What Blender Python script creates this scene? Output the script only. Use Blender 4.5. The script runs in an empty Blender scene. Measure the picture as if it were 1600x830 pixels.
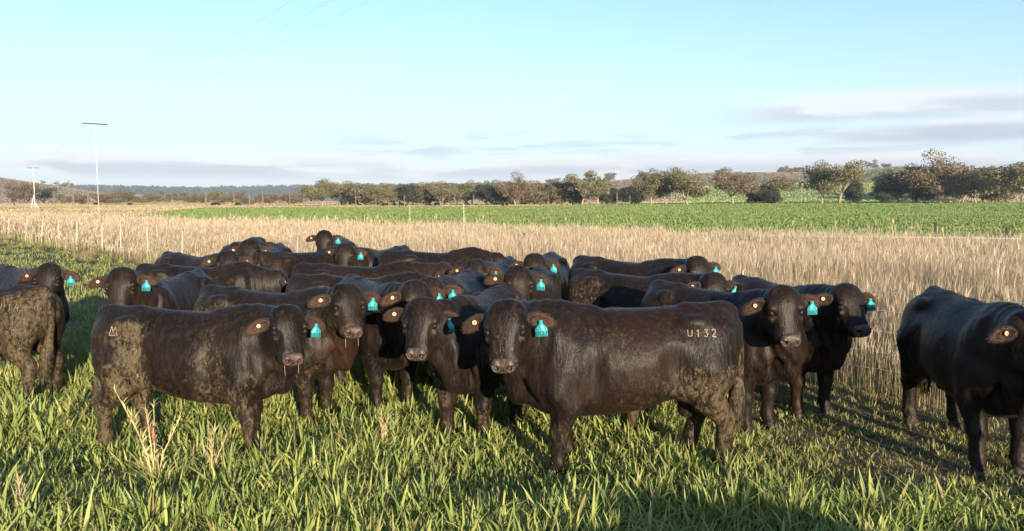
import bpy, math, random
import numpy as np
from mathutils import Vector, Matrix
from mathutils.bvhtree import BVHTree
C = bpy.context.scene.collection
S = bpy.context.scene
R = math.radians
# ------------------------------------------------------------------ camera
CAM_H = 2.0
FPX = 1200.0                 # focal length in pixels of the 1600 px wide photograph
PITCH = math.atan(101 / FPX)
cam_d = bpy.data.cameras.new('camera'); cam = bpy.data.objects.new('camera', cam_d); C.objects.link(cam)
cam.location = (0, 0, CAM_H); cam.rotation_euler = (R(90) - PITCH, 0, 0)
cam_d.lens = 27.0; cam_d.sensor_width = 36.0; cam_d.clip_start = 0.05; cam_d.clip_end = 30000
S.camera = cam
# ------------------------------------------------------------------ sun and sky
SUN_EL, SUN_AZ = 10.0, 20.0    # height above the horizon; behind the camera, to the right
sd = bpy.data.lights.new('sun', 'SUN'); sun = bpy.data.objects.new('sun', sd); C.objects.link(sun)
sd.energy = 5.0; sd.angle = R(0.55); sd.color = (1.0, 0.85, 0.62)
to_sun = Vector((math.sin(R(SUN_AZ)) * math.cos(R(SUN_EL)), -math.cos(R(SUN_AZ)) * math.cos(R(SUN_EL)), math.sin(R(SUN_EL))))
sun.rotation_euler = to_sun.to_track_quat('Z', 'Y').to_euler()
W = bpy.data.worlds.new('World'); S.world = W; W.use_nodes = True
def build_world():
    nt = W.node_tree; nt.nodes.clear(); N = nt.nodes.new; L = nt.links.new
    out = N('ShaderNodeOutputWorld'); bg = N('ShaderNodeBackground'); bg.inputs[1].default_value = 0.14
    sky = N('ShaderNodeTexSky'); sky.sky_type = 'NISHITA'; sky.sun_disc = False
    sky.sun_elevation = R(SUN_EL); sky.sun_rotation = math.atan2(to_sun.x, to_sun.y)
    sky.altitude = 400; sky.air_density = 1.0; sky.dust_density = 0.25; sky.ozone_density = 2.5
    tc = N('ShaderNodeTexCoord'); sep = N('ShaderNodeSeparateXYZ'); L(tc.outputs['Generated'], sep.inputs[0])
    def math_(op, a, b=None, c=None, clamp=False):
        m = N('ShaderNodeMath'); m.operation = op; m.use_clamp = clamp
        for i, v in enumerate((a, b, c)):
            if v is None: continue
            if isinstance(v, (int, float)): m.inputs[i].default_value = v
            else: L(v, m.inputs[i])
        return m.outputs[0]
    # flat layers of cloud: direction projected on a plane far overhead
    z = math_('MAXIMUM', sep.outputs['Z'], 0.004)
    zz = math_('ADD', z, 0.05)
    u = math_('DIVIDE', sep.outputs['X'], zz); v = math_('DIVIDE', sep.outputs['Y'], zz)
    az = math_('ARCTAN2', sep.outputs['X'], sep.outputs['Y'])
    el = math_('ARCSINE', sep.outputs['Z'])
    def layer(seed, su, sv, scale, lo, hi, e0, e1, soft, dist=0.4, det=6, a0=None, a1=None):
        cv = N('ShaderNodeCombineXYZ')
        L(math_('MULTIPLY', az, su), cv.inputs[0]); L(math_('MULTIPLY', el, sv), cv.inputs[1]); cv.inputs[2].default_value = seed
        n = N('ShaderNodeTexNoise'); n.inputs['Scale'].default_value = scale; n.inputs['Detail'].default_value = det
        n.inputs['Roughness'].default_value = 0.55; n.inputs['Distortion'].default_value = dist
        L(cv.outputs[0], n.inputs['Vector'])
        mr = N('ShaderNodeMapRange'); mr.interpolation_type = 'SMOOTHSTEP'
        mr.inputs['From Min'].default_value = lo; mr.inputs['From Max'].default_value = hi; L(n.outputs['Fac'], mr.inputs['Value'])
        def win(x, p0, p1, s):
            a = N('ShaderNodeMapRange'); a.interpolation_type = 'SMOOTHSTEP'; a.inputs['From Min'].default_value = p0 - s; a.inputs['From Max'].default_value = p0 + s; L(x, a.inputs['Value'])
            b = N('ShaderNodeMapRange'); b.interpolation_type = 'SMOOTHSTEP'; b.inputs['From Min'].default_value = p1 + s; b.inputs['From Max'].default_value = p1 - s; L(x, b.inputs['Value'])
            return math_('MULTIPLY', a.outputs[0], b.outputs[0])
        r = math_('MULTIPLY', mr.outputs[0], win(el, R(e0), R(e1), R(soft)))
        if a0 is not None: r = math_('MULTIPLY', r, win(az, R(a0), R(a1), R(5)))
        return r
    VEIL = (2.35, 2.72, 3.2)
    def mixc(fac, a, b):
        m = N('ShaderNodeMix'); m.data_type = 'RGBA'; L(fac, m.inputs[0]); L(a, m.inputs[6])
        if isinstance(b, tuple): m.inputs[7].default_value = (*b, 1)
        else: L(b, m.inputs[7])
        return m.outputs[2]
    col = sky.outputs[0]
    # thin high veil of cirrus haze, thicker toward the horizon
    veil = N('ShaderNodeMapRange'); veil.interpolation_type = 'SMOOTHERSTEP'; veil.inputs['From Min'].default_value = R(17); veil.inputs['From Max'].default_value = R(-2); veil.inputs['To Min'].default_value = .08; veil.inputs['To Max'].default_value = .86; L(el, veil.inputs['Value'])
    col = mixc(veil.outputs[0], col, VEIL)
    # low bank across the whole horizon, then long streaks on the right, a few pink wisps
    WHITE, GREY = (3.6, 3.35, 3.4), (1.8, 2.15, 2.6)
    lows = layer(1.3, 1.0, 7.0, 5.0, 0.34, 0.50, 1.7, 3.3, 0.6)
    lowg = layer(1.3, 1.0, 7.0, 5.0, 0.40, 0.56, 1.6, 2.7, 0.45)
    r1 = layer(4.1, 1.0, 6.0, 4.0, 0.36, 0.52, 5.6, 7.3, 0.5, a0=15, a1=60)
    r1g = layer(4.4, 1.0, 8.0, 4.0, 0.44, 0.58, 5.4, 6.5, 0.4, a0=17, a1=60)
    r2 = layer(5.5, 1.0, 6.0, 4.0, 0.36, 0.50, 3.9, 5.4, 0.4, a0=22, a1=60)
    r2g = layer(5.7, 1.0, 9.0, 3.0, 0.32, 0.46, 3.8, 4.9, 0.3, a0=25, a1=60)
    mid = layer(7.7, 1.0, 9.0, 6.0, 0.46, 0.60, 3.2, 5.0, 0.6, a0=-12, a1=30)
    wsp = layer(9.1, 1.0, 7.0, 7.0, 0.60, 0.74, 6.0, 14.0, 1.5)
    for m_, c_, k_ in ((lows, WHITE, .7), (lowg, GREY, .68), (r1, WHITE, .6), (r1g, GREY, .62), (r2, WHITE, .6), (r2g, GREY, .8), (mid, GREY, .5), (wsp, WHITE, .3)):
        col = mixc(math_('MULTIPLY', m_, k_), col, c_)
    L(col, bg.inputs[0]); L(bg.outputs[0], out.inputs[0])
build_world()
S.render.engine = 'CYCLES'
S.view_settings.view_transform = 'Standard'; S.view_settings.look = 'None'
S.view_settings.exposure = 1.05; S.view_settings.gamma = 1; S.view_settings.use_curve_mapping = False
S.cycles.use_denoising = True; S.cycles.denoising_prefilter = 'ACCURATE'
S.cycles.max_bounces = 6; S.cycles.diffuse_bounces = 3; S.cycles.volume_bounces = 0; S.cycles.sample_clamp_indirect = 4; S.cycles.transparent_max_bounces = 8
S.cycles.caustics_reflective = False; S.cycles.caustics_refractive = False
rng = np.random.default_rng(7)

# ------------------------------------------------------------------ helpers
def tag(o, label=None, cat=None, group=None, kind=None):
    if label: o['label'] = label
    if cat: o['category'] = cat
    if group: o['group'] = group
    if kind: o['kind'] = kind
    return o
def empty(name, loc=(0, 0, 0), rz=0.0, scale=1.0):
    o = bpy.data.objects.new(name, None); C.objects.link(o); o.location = loc; o.rotation_euler = (0, 0, rz); o.scale = (scale,) * 3
    o.empty_display_size = 0.1
    return o
def mesh_data(name, V, F, mats=(), midx=None, smooth=False, attrs=None):
    """V (n,3); F an (m,3) or (m,4) integer array, or a list of such arrays"""
    if isinstance(F, np.ndarray): F = [F]
    F = [f for f in F if len(f)]
    me = bpy.data.meshes.new(name)
    V = np.ascontiguousarray(V, dtype=np.float32)
    me.vertices.add(len(V)); me.vertices.foreach_set('co', V.ravel())
    loops = np.concatenate([f.ravel() for f in F]).astype(np.int32)
    sizes = np.concatenate([np.full(len(f), f.shape[1], np.int32) for f in F])
    starts = np.concatenate([[0], np.cumsum(sizes)[:-1]]).astype(np.int32)
    me.loops.add(len(loops)); me.loops.foreach_set('vertex_index', loops)
    me.polygons.add(len(sizes)); me.polygons.foreach_set('loop_start', starts); me.polygons.foreach_set('loop_total', sizes)
    for m in mats: me.materials.append(m)
    if midx is not None: me.polygons.foreach_set('material_index', np.ascontiguousarray(midx, dtype=np.int32))
    if smooth: me.polygons.foreach_set('use_smooth', np.ones(len(sizes), bool))
    me.update(calc_edges=True)
    if attrs:
        for k, a in attrs.items():
            a = np.asarray(a, np.float32)
            if a.ndim == 1:
                at = me.attributes.new(k, 'FLOAT', 'POINT'); at.data.foreach_set('value', a)
            else:
                if a.shape[1] == 3: a = np.concatenate([a, np.ones((len(a), 1), np.float32)], 1)
                at = me.attributes.new(k, 'FLOAT_COLOR', 'POINT'); at.data.foreach_set('color', np.ascontiguousarray(a).ravel())
    return me
def obj(name, me, parent=None, loc=None):
    o = bpy.data.objects.new(name, me); C.objects.link(o)
    if parent is not None: o.parent = parent
    if loc is not None: o.location = loc
    return o
def join(parts):
    """list of (V, F, midx) with F list of arrays -> merged"""
    Vs, Fs, Ms, n = [], [], [], 0
    for V, F, m in parts:
        if isinstance(F, np.ndarray): F = [F]
        for f in F:
            if len(f): Fs.append(f + n); Ms.append(np.full(len(f), m, np.int32))
        Vs.append(V); n += len(V)
    return np.concatenate(Vs), Fs, np.concatenate(Ms)
def tube(P, rad, sides=8, cap=True):
    P = np.asarray(P, float); n = len(P); rad = np.broadcast_to(np.asarray(rad, float), (n,)) if np.ndim(rad) < 2 else np.asarray(rad)
    T = np.gradient(P, axis=0); T /= np.linalg.norm(T, axis=1)[:, None] + 1e-9
    ref = np.array([0, 0, 1.0]) if abs(T[:, 2]).mean() < .8 else np.array([1.0, 0, 0])
    A = np.cross(T, ref); A /= np.linalg.norm(A, axis=1)[:, None] + 1e-9; B = np.cross(T, A)
    th = np.linspace(0, 2 * np.pi, sides, endpoint=False)
    V = P[:, None] + rad[:, None, None] * (np.cos(th)[None, :, None] * A[:, None] + np.sin(th)[None, :, None] * B[:, None])
    V = V.reshape(-1, 3); i = np.arange(n - 1)[:, None] * sides; j = np.arange(sides)[None]; k = (j + 1) % sides
    F = [np.stack([i + j, i + k, i + sides + k, i + sides + j], -1).reshape(-1, 4)]
    if cap:
        V = np.concatenate([V, P[:1], P[-1:]]); a, b = len(V) - 2, len(V) - 1; j = np.arange(sides); k = (j + 1) % sides
        F.append(np.stack([k, j, np.full(sides, a)], -1)); F.append(np.stack([(n - 1) * sides + j, (n - 1) * sides + k, np.full(sides, b)], -1))
    return V, F
def hash3(i, j, k, s):
    h = (i * 374761393 + j * 668265263 + k * 2147483647 + s * 1274126177) & 0xffffffff
    h = ((h ^ (h >> 13)) * 1274126177) & 0xffffffff
    h = ((h ^ (h >> 16)) * 2246822519) & 0xffffffff
    return ((h ^ (h >> 15)) & 0xffffff) / float(0xffffff)
def vnoise(P, s=0):
    P = np.asarray(P, float); I = np.floor(P).astype(np.int64); f = P - I; f = f * f * (3 - 2 * f); r = 0
    for a in (0, 1):
        for b in (0, 1):
            for c in (0, 1):
                w = (f[:, 0] if a else 1 - f[:, 0]) * (f[:, 1] if b else 1 - f[:, 1]) * (f[:, 2] if c else 1 - f[:, 2])
                r = r + w * hash3(I[:, 0] + a, I[:, 1] + b, I[:, 2] + c, s)
    return r
def fbm(P, s=0, o=3):
    r, a, t = 0, 1.0, 0
    for i in range(o): r = r + a * vnoise(P * 2 ** i + 17.3 * i, s + i); t += a; a *= .5
    return r / t
def sstep(x, a, b):
    t = np.clip((x - a) / (b - a), 0, 1); return t * t * (3 - 2 * t)
# materials
class NT:
    def __init__(s, name):
        s.m = bpy.data.materials.new(name); s.m.use_nodes = True; s.nt = s.m.node_tree; s.nt.nodes.clear()
        s.out = s.n('ShaderNodeOutputMaterial')
    def n(s, t, **k):
        x = s.nt.nodes.new(t)
        for a, b in k.items(): setattr(x, a, b)
        return x
    def set(s, sock, v):
        if isinstance(v, bpy.types.NodeSocket): s.nt.links.new(v, sock)
        elif isinstance(v, (tuple, list)) and len(v) == 3 and sock.type == 'RGBA': sock.default_value = (*v, 1)
        else: sock.default_value = v
    def math(s, op, a, b=0.0, c=None, clamp=False):
        x = s.n('ShaderNodeMath', operation=op, use_clamp=clamp); s.set(x.inputs[0], a); s.set(x.inputs[1], b)
        if c is not None: s.set(x.inputs[2], c)
        return x.outputs[0]
    def mix(s, f, a, b, mode='MIX'):
        x = s.n('ShaderNodeMix', data_type='RGBA', blend_type=mode); s.set(x.inputs[0], f); s.set(x.inputs[6], a); s.set(x.inputs[7], b); return x.outputs[2]
    def noise(s, scale, vec=None, detail=3, rough=.55, dist=0.0, what='Fac'):
        x = s.n('ShaderNodeTexNoise'); s.set(x.inputs['Scale'], scale); s.set(x.inputs['Detail'], detail); s.set(x.inputs['Roughness'], rough); s.set(x.inputs['Distortion'], dist)
        if vec is not None: s.set(x.inputs['Vector'], vec)
        return x.outputs[what]
    def step(s, v, a, b):
        x = s.n('ShaderNodeMapRange', interpolation_type='SMOOTHSTEP'); s.set(x.inputs['Value'], v); s.set(x.inputs['From Min'], a); s.set(x.inputs['From Max'], b); return x.outputs[0]
    def attr(s, name, what='Color'):
        return s.n('ShaderNodeAttribute', attribute_name=name).outputs[what]
    def objco(s, scale=(1, 1, 1)):
        t = s.n('ShaderNodeTexCoord'); m = s.n('ShaderNodeMapping'); s.set(m.inputs['Vector'], t.outputs['Object']); m.inputs['Scale'].default_value = scale; return m.outputs[0]
    def bump(s, h, strength=.3, dist=.01):
        b = s.n('ShaderNodeBump'); s.set(b.inputs['Height'], h); s.set(b.inputs['Strength'], strength); s.set(b.inputs['Distance'], dist); return b.outputs[0]
    def bsdf(s, col, rough=.6, spec=.5, normal=None, **k):
        b = s.n('ShaderNodeBsdfPrincipled'); s.set(b.inputs['Base Color'], col); s.set(b.inputs['Roughness'], rough); s.set(b.inputs['Specular IOR Level'], spec)
        if normal is not None: s.set(b.inputs['Normal'], normal)
        for a, v in k.items(): s.set(b.inputs[a.replace('_', ' ')], v)
        return b.outputs[0]
    def done(s, sh): s.nt.links.new(sh, s.out.inputs[0]); return s.m
def plain(name, col, rough=.6, spec=.4, var=.25, scale=30, **k):
    n = NT(name); f = n.noise(scale, n.objco(), 4)
    c = n.mix(f, tuple(x * (1 - var) for x in col), tuple(min(1, x * (1 + var)) for x in col))
    return n.done(n.bsdf(c, rough, spec, n.bump(f, .15, .004), **k))
# ------------------------------------------------------------------ cattle materials
def coat_material(name):
    n = NT(name); co = n.objco(); mud = n.attr('mud', 'Fac'); tint = n.attr('brown', 'Fac')
    big = n.noise(2.3, co, 3); fine = n.noise(38, n.objco((1, 1, .45)), 4, .6); grit = n.noise(120, co, 2)
    base = n.mix(n.step(big, .35, .7), (0.0062, 0.0048, 0.0048), (0.017, 0.0105, 0.0078))
    streak = n.noise(26, n.objco((1, 1, .22)), 4, .65, .6); base = n.mix(n.step(streak, .42, .72), base, (0.034, 0.0235, 0.017))
    base = n.mix(n.math('MULTIPLY', tint, .8), base, (0.055, 0.022, 0.012))
    base = n.mix(n.math('MULTIPLY', n.attr('pale', 'Fac'), .9), base, (0.040, 0.029, 0.022))
    base = n.mix(n.math('MULTIPLY', grit, .5), base, (0.004, 0.003, 0.003))
    # dried mud and dust caught in the hair
    fin2 = n.noise(30, n.objco((1, 1, .5)), 6, .78, .4)
    m1 = n.math('MULTIPLY', n.step(n.math('ADD', fin2, n.math('MULTIPLY', mud, .17)), .58, .74), n.math('MULTIPLY', n.math('MINIMUM', n.math('MULTIPLY', mud, 1.6), 1.0), .85))
    mc = n.mix(n.noise(9, co, 2), (0.055, 0.040, 0.024), (0.160, 0.118, 0.066))
    c = n.mix(m1, base, mc)
    # chaff flecks
    v = n.n('ShaderNodeTexVoronoi'); n.set(v.inputs['Vector'], n.objco((1.0, 1.0, .42))); n.set(v.inputs['Scale'], 62.0)
    fl = n.math('MULTIPLY', n.step(n.noise(95, n.objco((1, 1, .35)), 2, .5, 1.2), .62, .70), n.step(n.math('ADD', n.noise(4, co, 3), n.math('MULTIPLY', mud, .30)), .62, .80))
    fl = n.math('MULTIPLY', fl, n.step(mud, .12, .45))
    c = n.mix(n.math('MULTIPLY', fl, .8), c, (0.28, 0.21, 0.09))
    nb = n.bump(n.math('ADD', n.math('MULTIPLY', n.noise(60, n.objco((1, 1, .22)), 3), .8), n.math('MULTIPLY', n.noise(14, n.objco((1, 1, .5)), 3), .9)), .42, .012)
    rough = n.math('ADD', n.math('MULTIPLY', m1, .3), .46)
    return n.done(n.bsdf(c, rough, .17, nb, Sheen_Weight=.02, Sheen_Roughness=.4, Sheen_Tint=(.9, .7, .55)))
M_COAT = coat_material('black_coat')
def ear_mat():
    n = NT('ear_skin_and_hair'); a = n.attr('inner', 'Fac')
    c = n.mix(a, (0.025, 0.014, 0.010), n.mix(n.noise(60, n.objco((1, 1, 1)), 3), (0.022, 0.011, 0.008), (0.085, 0.036, 0.020)))
    return n.done(n.bsdf(c, .65, .3, n.bump(n.noise(140, n.objco(), 3), .5, .004), Sheen_Weight=.1))
M_EAR = ear_mat()
def nose_mat():
    n = NT('wet_nose_skin'); f = n.noise(26, n.objco(), 3)
    c = n.mix(n.step(f, .35, .7), (0.036, 0.023, 0.020), (0.110, 0.070, 0.056))
    c = n.mix(n.attr('hole', 'Fac'), c, (0.012, 0.006, 0.005))
    v = n.n('ShaderNodeTexVoronoi'); n.set(v.inputs['Vector'], n.objco()); n.set(v.inputs['Scale'], 160.0)
    return n.done(n.bsdf(c, .42, .4, n.bump(v.outputs['Distance'], .5, .003)))
M_NOSE = nose_mat()
M_EYE = plain('dark_eye', (0.012, 0.008, 0.006), .08, .8, .1)
M_LID = plain('eyelid_skin', (0.010, 0.007, 0.006), .5, .3, .3)
M_HOOF = plain('hoof_horn', (0.045, 0.038, 0.028), .55, .4, .4, 50)
def tag_mat():
    n = NT('teal_tag_plastic'); f = n.noise(45, n.objco(), 3)
    return n.done(n.bsdf(n.mix(f, (0.02, 0.27, 0.30), (0.045, 0.38, 0.41)), .4, .5))
M_TAG = tag_mat()
M_INK = plain('tag_ink', (0.012, 0.02, 0.03), .6, .3)
M_BUTTON = plain('button_white', (0.60, 0.50, 0.34), .4, .5, .15)
M_COPPER = plain('button_centre', (0.40, 0.17, 0.06), .4, .5, .2)
M_BRAND = plain('branded_hide', (0.27, 0.18, 0.14), .75, .2, .35, 90)
M_BRAND_OLD = plain('faded_brand_hide', (0.20, 0.155, 0.115), .75, .2, .35, 90)
M_STRAW = plain('straw', (0.50, 0.38, 0.17), .7, .3)
# ------------------------------------------------------------------ implicit surfaces
class Field:
    def __init__(s, lo, hi, h):
        s.lo = np.array(lo, np.float32); s.h = h; s.n = np.ceil((np.array(hi) - s.lo) / h).astype(int) + 1
        s.F = np.full(tuple(s.n), 1.0, np.float32)
        s.ax = [s.lo[i] + h * np.arange(s.n[i], dtype=np.float32) for i in range(3)]
    def block(s, lo, hi):
        sl = []
        for i in range(3):
            a = int(max(0, math.floor((lo[i] - s.lo[i]) / s.h))); b = int(min(s.n[i], math.ceil((hi[i] - s.lo[i]) / s.h) + 1)); sl.append(slice(a, max(a, b)))
        x = s.ax[0][sl[0]][:, None, None]; y = s.ax[1][sl[1]][None, :, None]; z = s.ax[2][sl[2]][None, None, :]
        return tuple(sl), x, y, z
    def add(s, sl, d, k):
        a = s.F[sl]
        if k <= 0: s.F[sl] = np.minimum(a, d); return
        h = np.clip(.5 + .5 * (a - d) / k, 0, 1); s.F[sl] = a + (d - a) * h - k * h * (1 - h)
    def cut(s, sl, d, k):
        a = s.F[sl]; d = -d; h = np.clip(.5 - .5 * (a - d) / k, 0, 1); s.F[sl] = a + (d - a) * h + k * h * (1 - h)
    def cone(s, a, b, ra, rb, k=.05, zs=1.0, cut=False):
        a = np.array(a, float); b = np.array(b, float); m = max(ra, rb) / min(1, zs) + k + .02
        sl, x, y, z = s.block(np.minimum(a, b) - m, np.maximum(a, b) + m)
        if s.F[sl].size == 0: return
        d = b - a; d[2] *= zs; L2 = float(d @ d) + 1e-9
        X, Y, Z = x - a[0], y - a[1], (z - a[2]) * zs
        t = np.clip((X * d[0] + Y * d[1] + Z * d[2]) / L2, 0, 1)
        D = np.sqrt((X - t * d[0]) ** 2 + (Y - t * d[1]) ** 2 + (Z - t * d[2]) ** 2) - (ra + (rb - ra) * t)
        (s.cut if cut else s.add)(sl, D.astype(np.float32), k)
    def ell(s, c, r, k=.05, M=None, cut=False):
        c = np.array(c, float); r = np.array(r, float); m = r.max() + k + .02
        sl, x, y, z = s.block(c - m, c + m)
        if s.F[sl].size == 0: return
        X, Y, Z = x - c[0], y - c[1], z - c[2]
        if M is not None: X, Y, Z = (M[0][0] * X + M[0][1] * Y + M[0][2] * Z, M[1][0] * X + M[1][1] * Y + M[1][2] * Z, M[2][0] * X + M[2][1] * Y + M[2][2] * Z)
        k0 = np.sqrt((X / r[0]) ** 2 + (Y / r[1]) ** 2 + (Z / r[2]) ** 2) + 1e-6
        k1 = np.sqrt((X / r[0] ** 2) ** 2 + (Y / r[1] ** 2) ** 2 + (Z / r[2] ** 2) ** 2) + 1e-6
        D = k0 * (k0 - 1) / k1
        (s.cut if cut else s.add)(sl, D.astype(np.float32), k)
    def loft(s, st, k, O=(0, 0, 0), M=np.eye(3), p=2.3, m=.15, egg=0.0):
        """st rows: u, halfwidth, top, bottom; M rows = axes (u, v, w) in field space"""
        st = np.array(st, float); M = np.array(M, float); O = np.array(O, float)
        cs = np.array([O + u * M[0] + sv * hw * M[1] + ww * M[2] for (u, hw, t, b) in st for sv in (-1, 1) for ww in (t, b)])
        sl, x, y, z = s.block(cs.min(0) - m, cs.max(0) + m)
        X, Y, Z = x - O[0], y - O[1], z - O[2]
        u, v, w = (M[i][0] * X + M[i][1] * Y + M[i][2] * Z for i in range(3))
        uc = np.clip(u, st[0, 0], st[-1, 0]); U = uc.ravel()
        # smooth interpolation table
        tu = np.linspace(st[0, 0], st[-1, 0], 160); tab = []
        for c in (1, 2, 3):
            q = np.interp(tu, st[:, 0], st[:, c]); kern = np.ones(13) / 13; q = np.convolve(np.pad(q, 6, mode='edge'), kern, 'valid'); tab.append(q)
        idx = (U - st[0, 0]) / (st[-1, 0] - st[0, 0]) * 159
        i0 = np.clip(idx.astype(int), 0, 158); f = idx - i0
        hw, tp, bt = ((q[i0] * (1 - f) + q[i0 + 1] * f).reshape(uc.shape) for q in tab)
        cw, hh = (tp + bt) / 2, (tp - bt) / 2
        tz = (w - cw) / hh
        if egg: hw = hw * (1 - egg * np.clip(tz, 0, 1.3) ** 1.4)
        r = (np.abs(v / hw) ** p + np.abs(tz) ** p) ** (1 / p)
        D = (r - 1) * np.minimum(hw, hh)
        du = np.abs(u - uc)
        D = np.where(du > 0, np.sqrt(np.maximum(D, 0) ** 2 + du ** 2) + np.minimum(D, 0) * 0, D)
        s.add(sl, D.astype(np.float32), k)
    def mesh(s, relax=1):
        F = s.F; ins = F < 0; n = F.shape
        cnt = np.zeros((n[0] - 1, n[1] - 1, n[2] - 1), np.int8)
        for a in (0, 1):
            for b in (0, 1):
                for c in (0, 1): cnt += ins[a:n[0] - 1 + a, b:n[1] - 1 + b, c:n[2] - 1 + c]
        I, J, K = np.nonzero((cnt > 0) & (cnt < 8)); nv = len(I)
        vid = np.full(cnt.shape, -1, np.int32); vid[I, J, K] = np.arange(nv)
        P = np.zeros((nv, 3)); w = np.zeros(nv)
        for ax in range(3):
            o1, o2 = [i for i in range(3) if i != ax]
            for a in (0, 1):
                for b in (0, 1):
                    o = [0, 0, 0]; o[o1] = a; o[o2] = b; q = list(o); q[ax] = 1
                    f0 = F[I + o[0], J + o[1], K + o[2]]; f1 = F[I + q[0], J + q[1], K + q[2]]
                    m = (f0 < 0) != (f1 < 0); t = np.where(m, f0 / np.where(m, f0 - f1, 1), 0)
                    pt = np.zeros((nv, 3)); pt[:, o1] = a; pt[:, o2] = b; pt[:, ax] = t
                    P += pt * m[:, None]; w += m
        V = s.lo + s.h * (np.stack([I, J, K], 1) + P / w[:, None])
        Q = []
        for ax in range(3):
            o1, o2 = (ax + 1) % 3, (ax + 2) % 3
            sl0 = [slice(0, n[i] - 1) for i in range(3)]; sl1 = list(sl0)
            sl0[ax] = slice(0, n[ax] - 1); sl1[ax] = slice(1, n[ax])
            for o in (o1, o2): sl0[o] = sl1[o] = slice(1, n[o] - 1)
            A, B = ins[tuple(sl0)], ins[tuple(sl1)]
            idx = np.array(np.nonzero(A != B)); 
            if idx.shape[1] == 0: continue
            fl = A[tuple(idx)]; idx[o1] += 1; idx[o2] += 1
            def g(d1, d2):
                q = idx.copy(); q[o1] -= d1; q[o2] -= d2; return vid[q[0], q[1], q[2]]
            q = np.stack([g(1, 1), g(0, 1), g(0, 0), g(1, 0)], 1); q[~fl] = q[~fl][:, ::-1]; Q.append(q)
        Q = np.concatenate(Q); Q = Q[(Q >= 0).all(1)]
        for _ in range(relax):
            acc = np.zeros_like(V); c = np.zeros(nv)
            for a, b in ((0, 1), (1, 2), (2, 3), (3, 0)):
                for i in range(3): acc[:, i] += np.bincount(Q[:, a], V[Q[:, b], i], nv) + np.bincount(Q[:, b], V[Q[:, a], i], nv)
                c += np.bincount(Q[:, a], minlength=nv) + np.bincount(Q[:, b], minlength=nv)
            V = V * .5 + .5 * acc / np.maximum(c, 1)[:, None]
        return V, Q
def normals(V, Q):
    n = np.cross(V[Q[:, 2]] - V[Q[:, 0]], V[Q[:, 3 if Q.shape[1] > 3 else 1]] - V[Q[:, 1 if Q.shape[1] > 3 else 0]])
    vn = np.zeros_like(V)
    for a in range(Q.shape[1]):
        for i in range(3): vn[:, i] += np.bincount(Q[:, a], n[:, i], len(V))
    return vn / (np.linalg.norm(vn, axis=1)[:, None] + 1e-9)
# ------------------------------------------------------------------ shared head pieces (head space: u down the face, v to the animal's left, w out of the face)
def make_nose():
    f = Field((.36, -.12, -.14), (.54, .12, .06), .0045)
    q = math.sqrt(.5); N_ = ((q, 0, q), (0, 1, 0), (-q, 0, q))          # rows: pad normal, sideways, up the pad
    f.ell((.432, 0, -.032), (.034, .078, .062), .01, M=N_)
    for sg in (-1, 1):
        f.ell((.436, sg * .048, -.026), (.037, .036, .052), .014, M=N_)
    for sg in (-1, 1):
        f.ell((.462, sg * .047, -.004), (.034, .017, .022), .006, M=N_, cut=True)
        f.ell((.452, sg * .064, .002), (.030, .016, .009), .006, M=N_, cut=True)
    f.cone((.48, 0, -.06), (.455, 0, .02), .004, .004, .01, cut=True)
    V, Q = f.mesh(1)
    T = (V - np.array([0, 0, 0])) ; hole = np.zeros(len(V))
    for sg in (-1, 1):
        d = V - np.array([.458, sg * .045, -.004]); Nn = np.array(N_); e = d @ Nn.T
        hole = np.maximum(hole, 1 - sstep(np.sqrt((e[:, 0] / .034) ** 2 + (e[:, 1] / .0185) ** 2 + (e[:, 2] / .024) ** 2), .75, 1.0))
    return mesh_data('muzzle', V, Q, [M_NOSE], smooth=True, attrs={'hole': hole})
ME_NOSE = make_nose()
def make_ear(sg):
    """root at the origin, grows along sg*v; hollow faces +w (forward)"""
    f = Field((-.075, -.21, -.06), (.075, .21, .06), .006)
    y = lambda a: sg * a
    f.ell((0, y(.095), 0), (.052, .098, .024), .02); f.cone((0, y(-.02), -.005), (0, y(.05), 0), .032, .036, .03)
    f.ell((-.002, y(.10), .030), (.037, .072, .026), .012, cut=True)
    V, Q = f.mesh(2)
    V = V.copy(); t = np.abs(V[:, 1]); V[:, 2] -= t ** 2 * .9; V[:, 0] += t ** 2 * 1.3      # curls back and droops
    vn = normals(V, Q); inner = (vn[:, 2] > .3) * sstep(t, .03, .07)
    # hair fringe round the rim and inside
    r = np.random.default_rng(3); nh = 1500; i = r.integers(0, len(V), nh * 2); i = i[t[i] > .02][:nh]
    P = V[i]; Nn = vn[i]; d = Nn * .55 + np.stack([r.normal(0, .3, len(i)) + .25, np.full(len(i), sg * .7), r.normal(0, .3, len(i))], 1); d /= np.linalg.norm(d, axis=1)[:, None]
    L = r.uniform(.010, .024, len(i))[:, None]; s = np.cross(d, r.normal(size=(len(i), 3))); s /= np.linalg.norm(s, axis=1)[:, None]
    HV = np.concatenate([P - s * .0016, P + s * .0016, P + d * L]); k = len(i); HF = np.stack([np.arange(k), np.arange(k) + k, np.arange(k) + 2 * k], 1)
    return mesh_data('ear', np.concatenate([V, HV]), [Q, HF + len(V)], [M_EAR], smooth=True, attrs={'inner': np.concatenate([inner, np.tile(inner[i] * .6, 3)])})
ME_EAR = {1: make_ear(1), -1: make_ear(-1)}
def make_eye():
    th = np.linspace(0, np.pi, 9); ph = np.linspace(0, 2 * np.pi, 13)[:-1]
    V = np.array([(math.sin(a) * math.cos(b), math.sin(a) * math.sin(b), math.cos(a)) for a in th for b in ph]) * .0235
    i = np.arange(8)[:, None] * 12; j = np.arange(12)[None]; k = (j + 1) % 12
    return mesh_data('eye', V, np.stack([i + j, i + 12 + j, i + 12 + k, i + k], -1).reshape(-1, 4), [M_EYE], smooth=True)
ME_EYE = make_eye()
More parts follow.
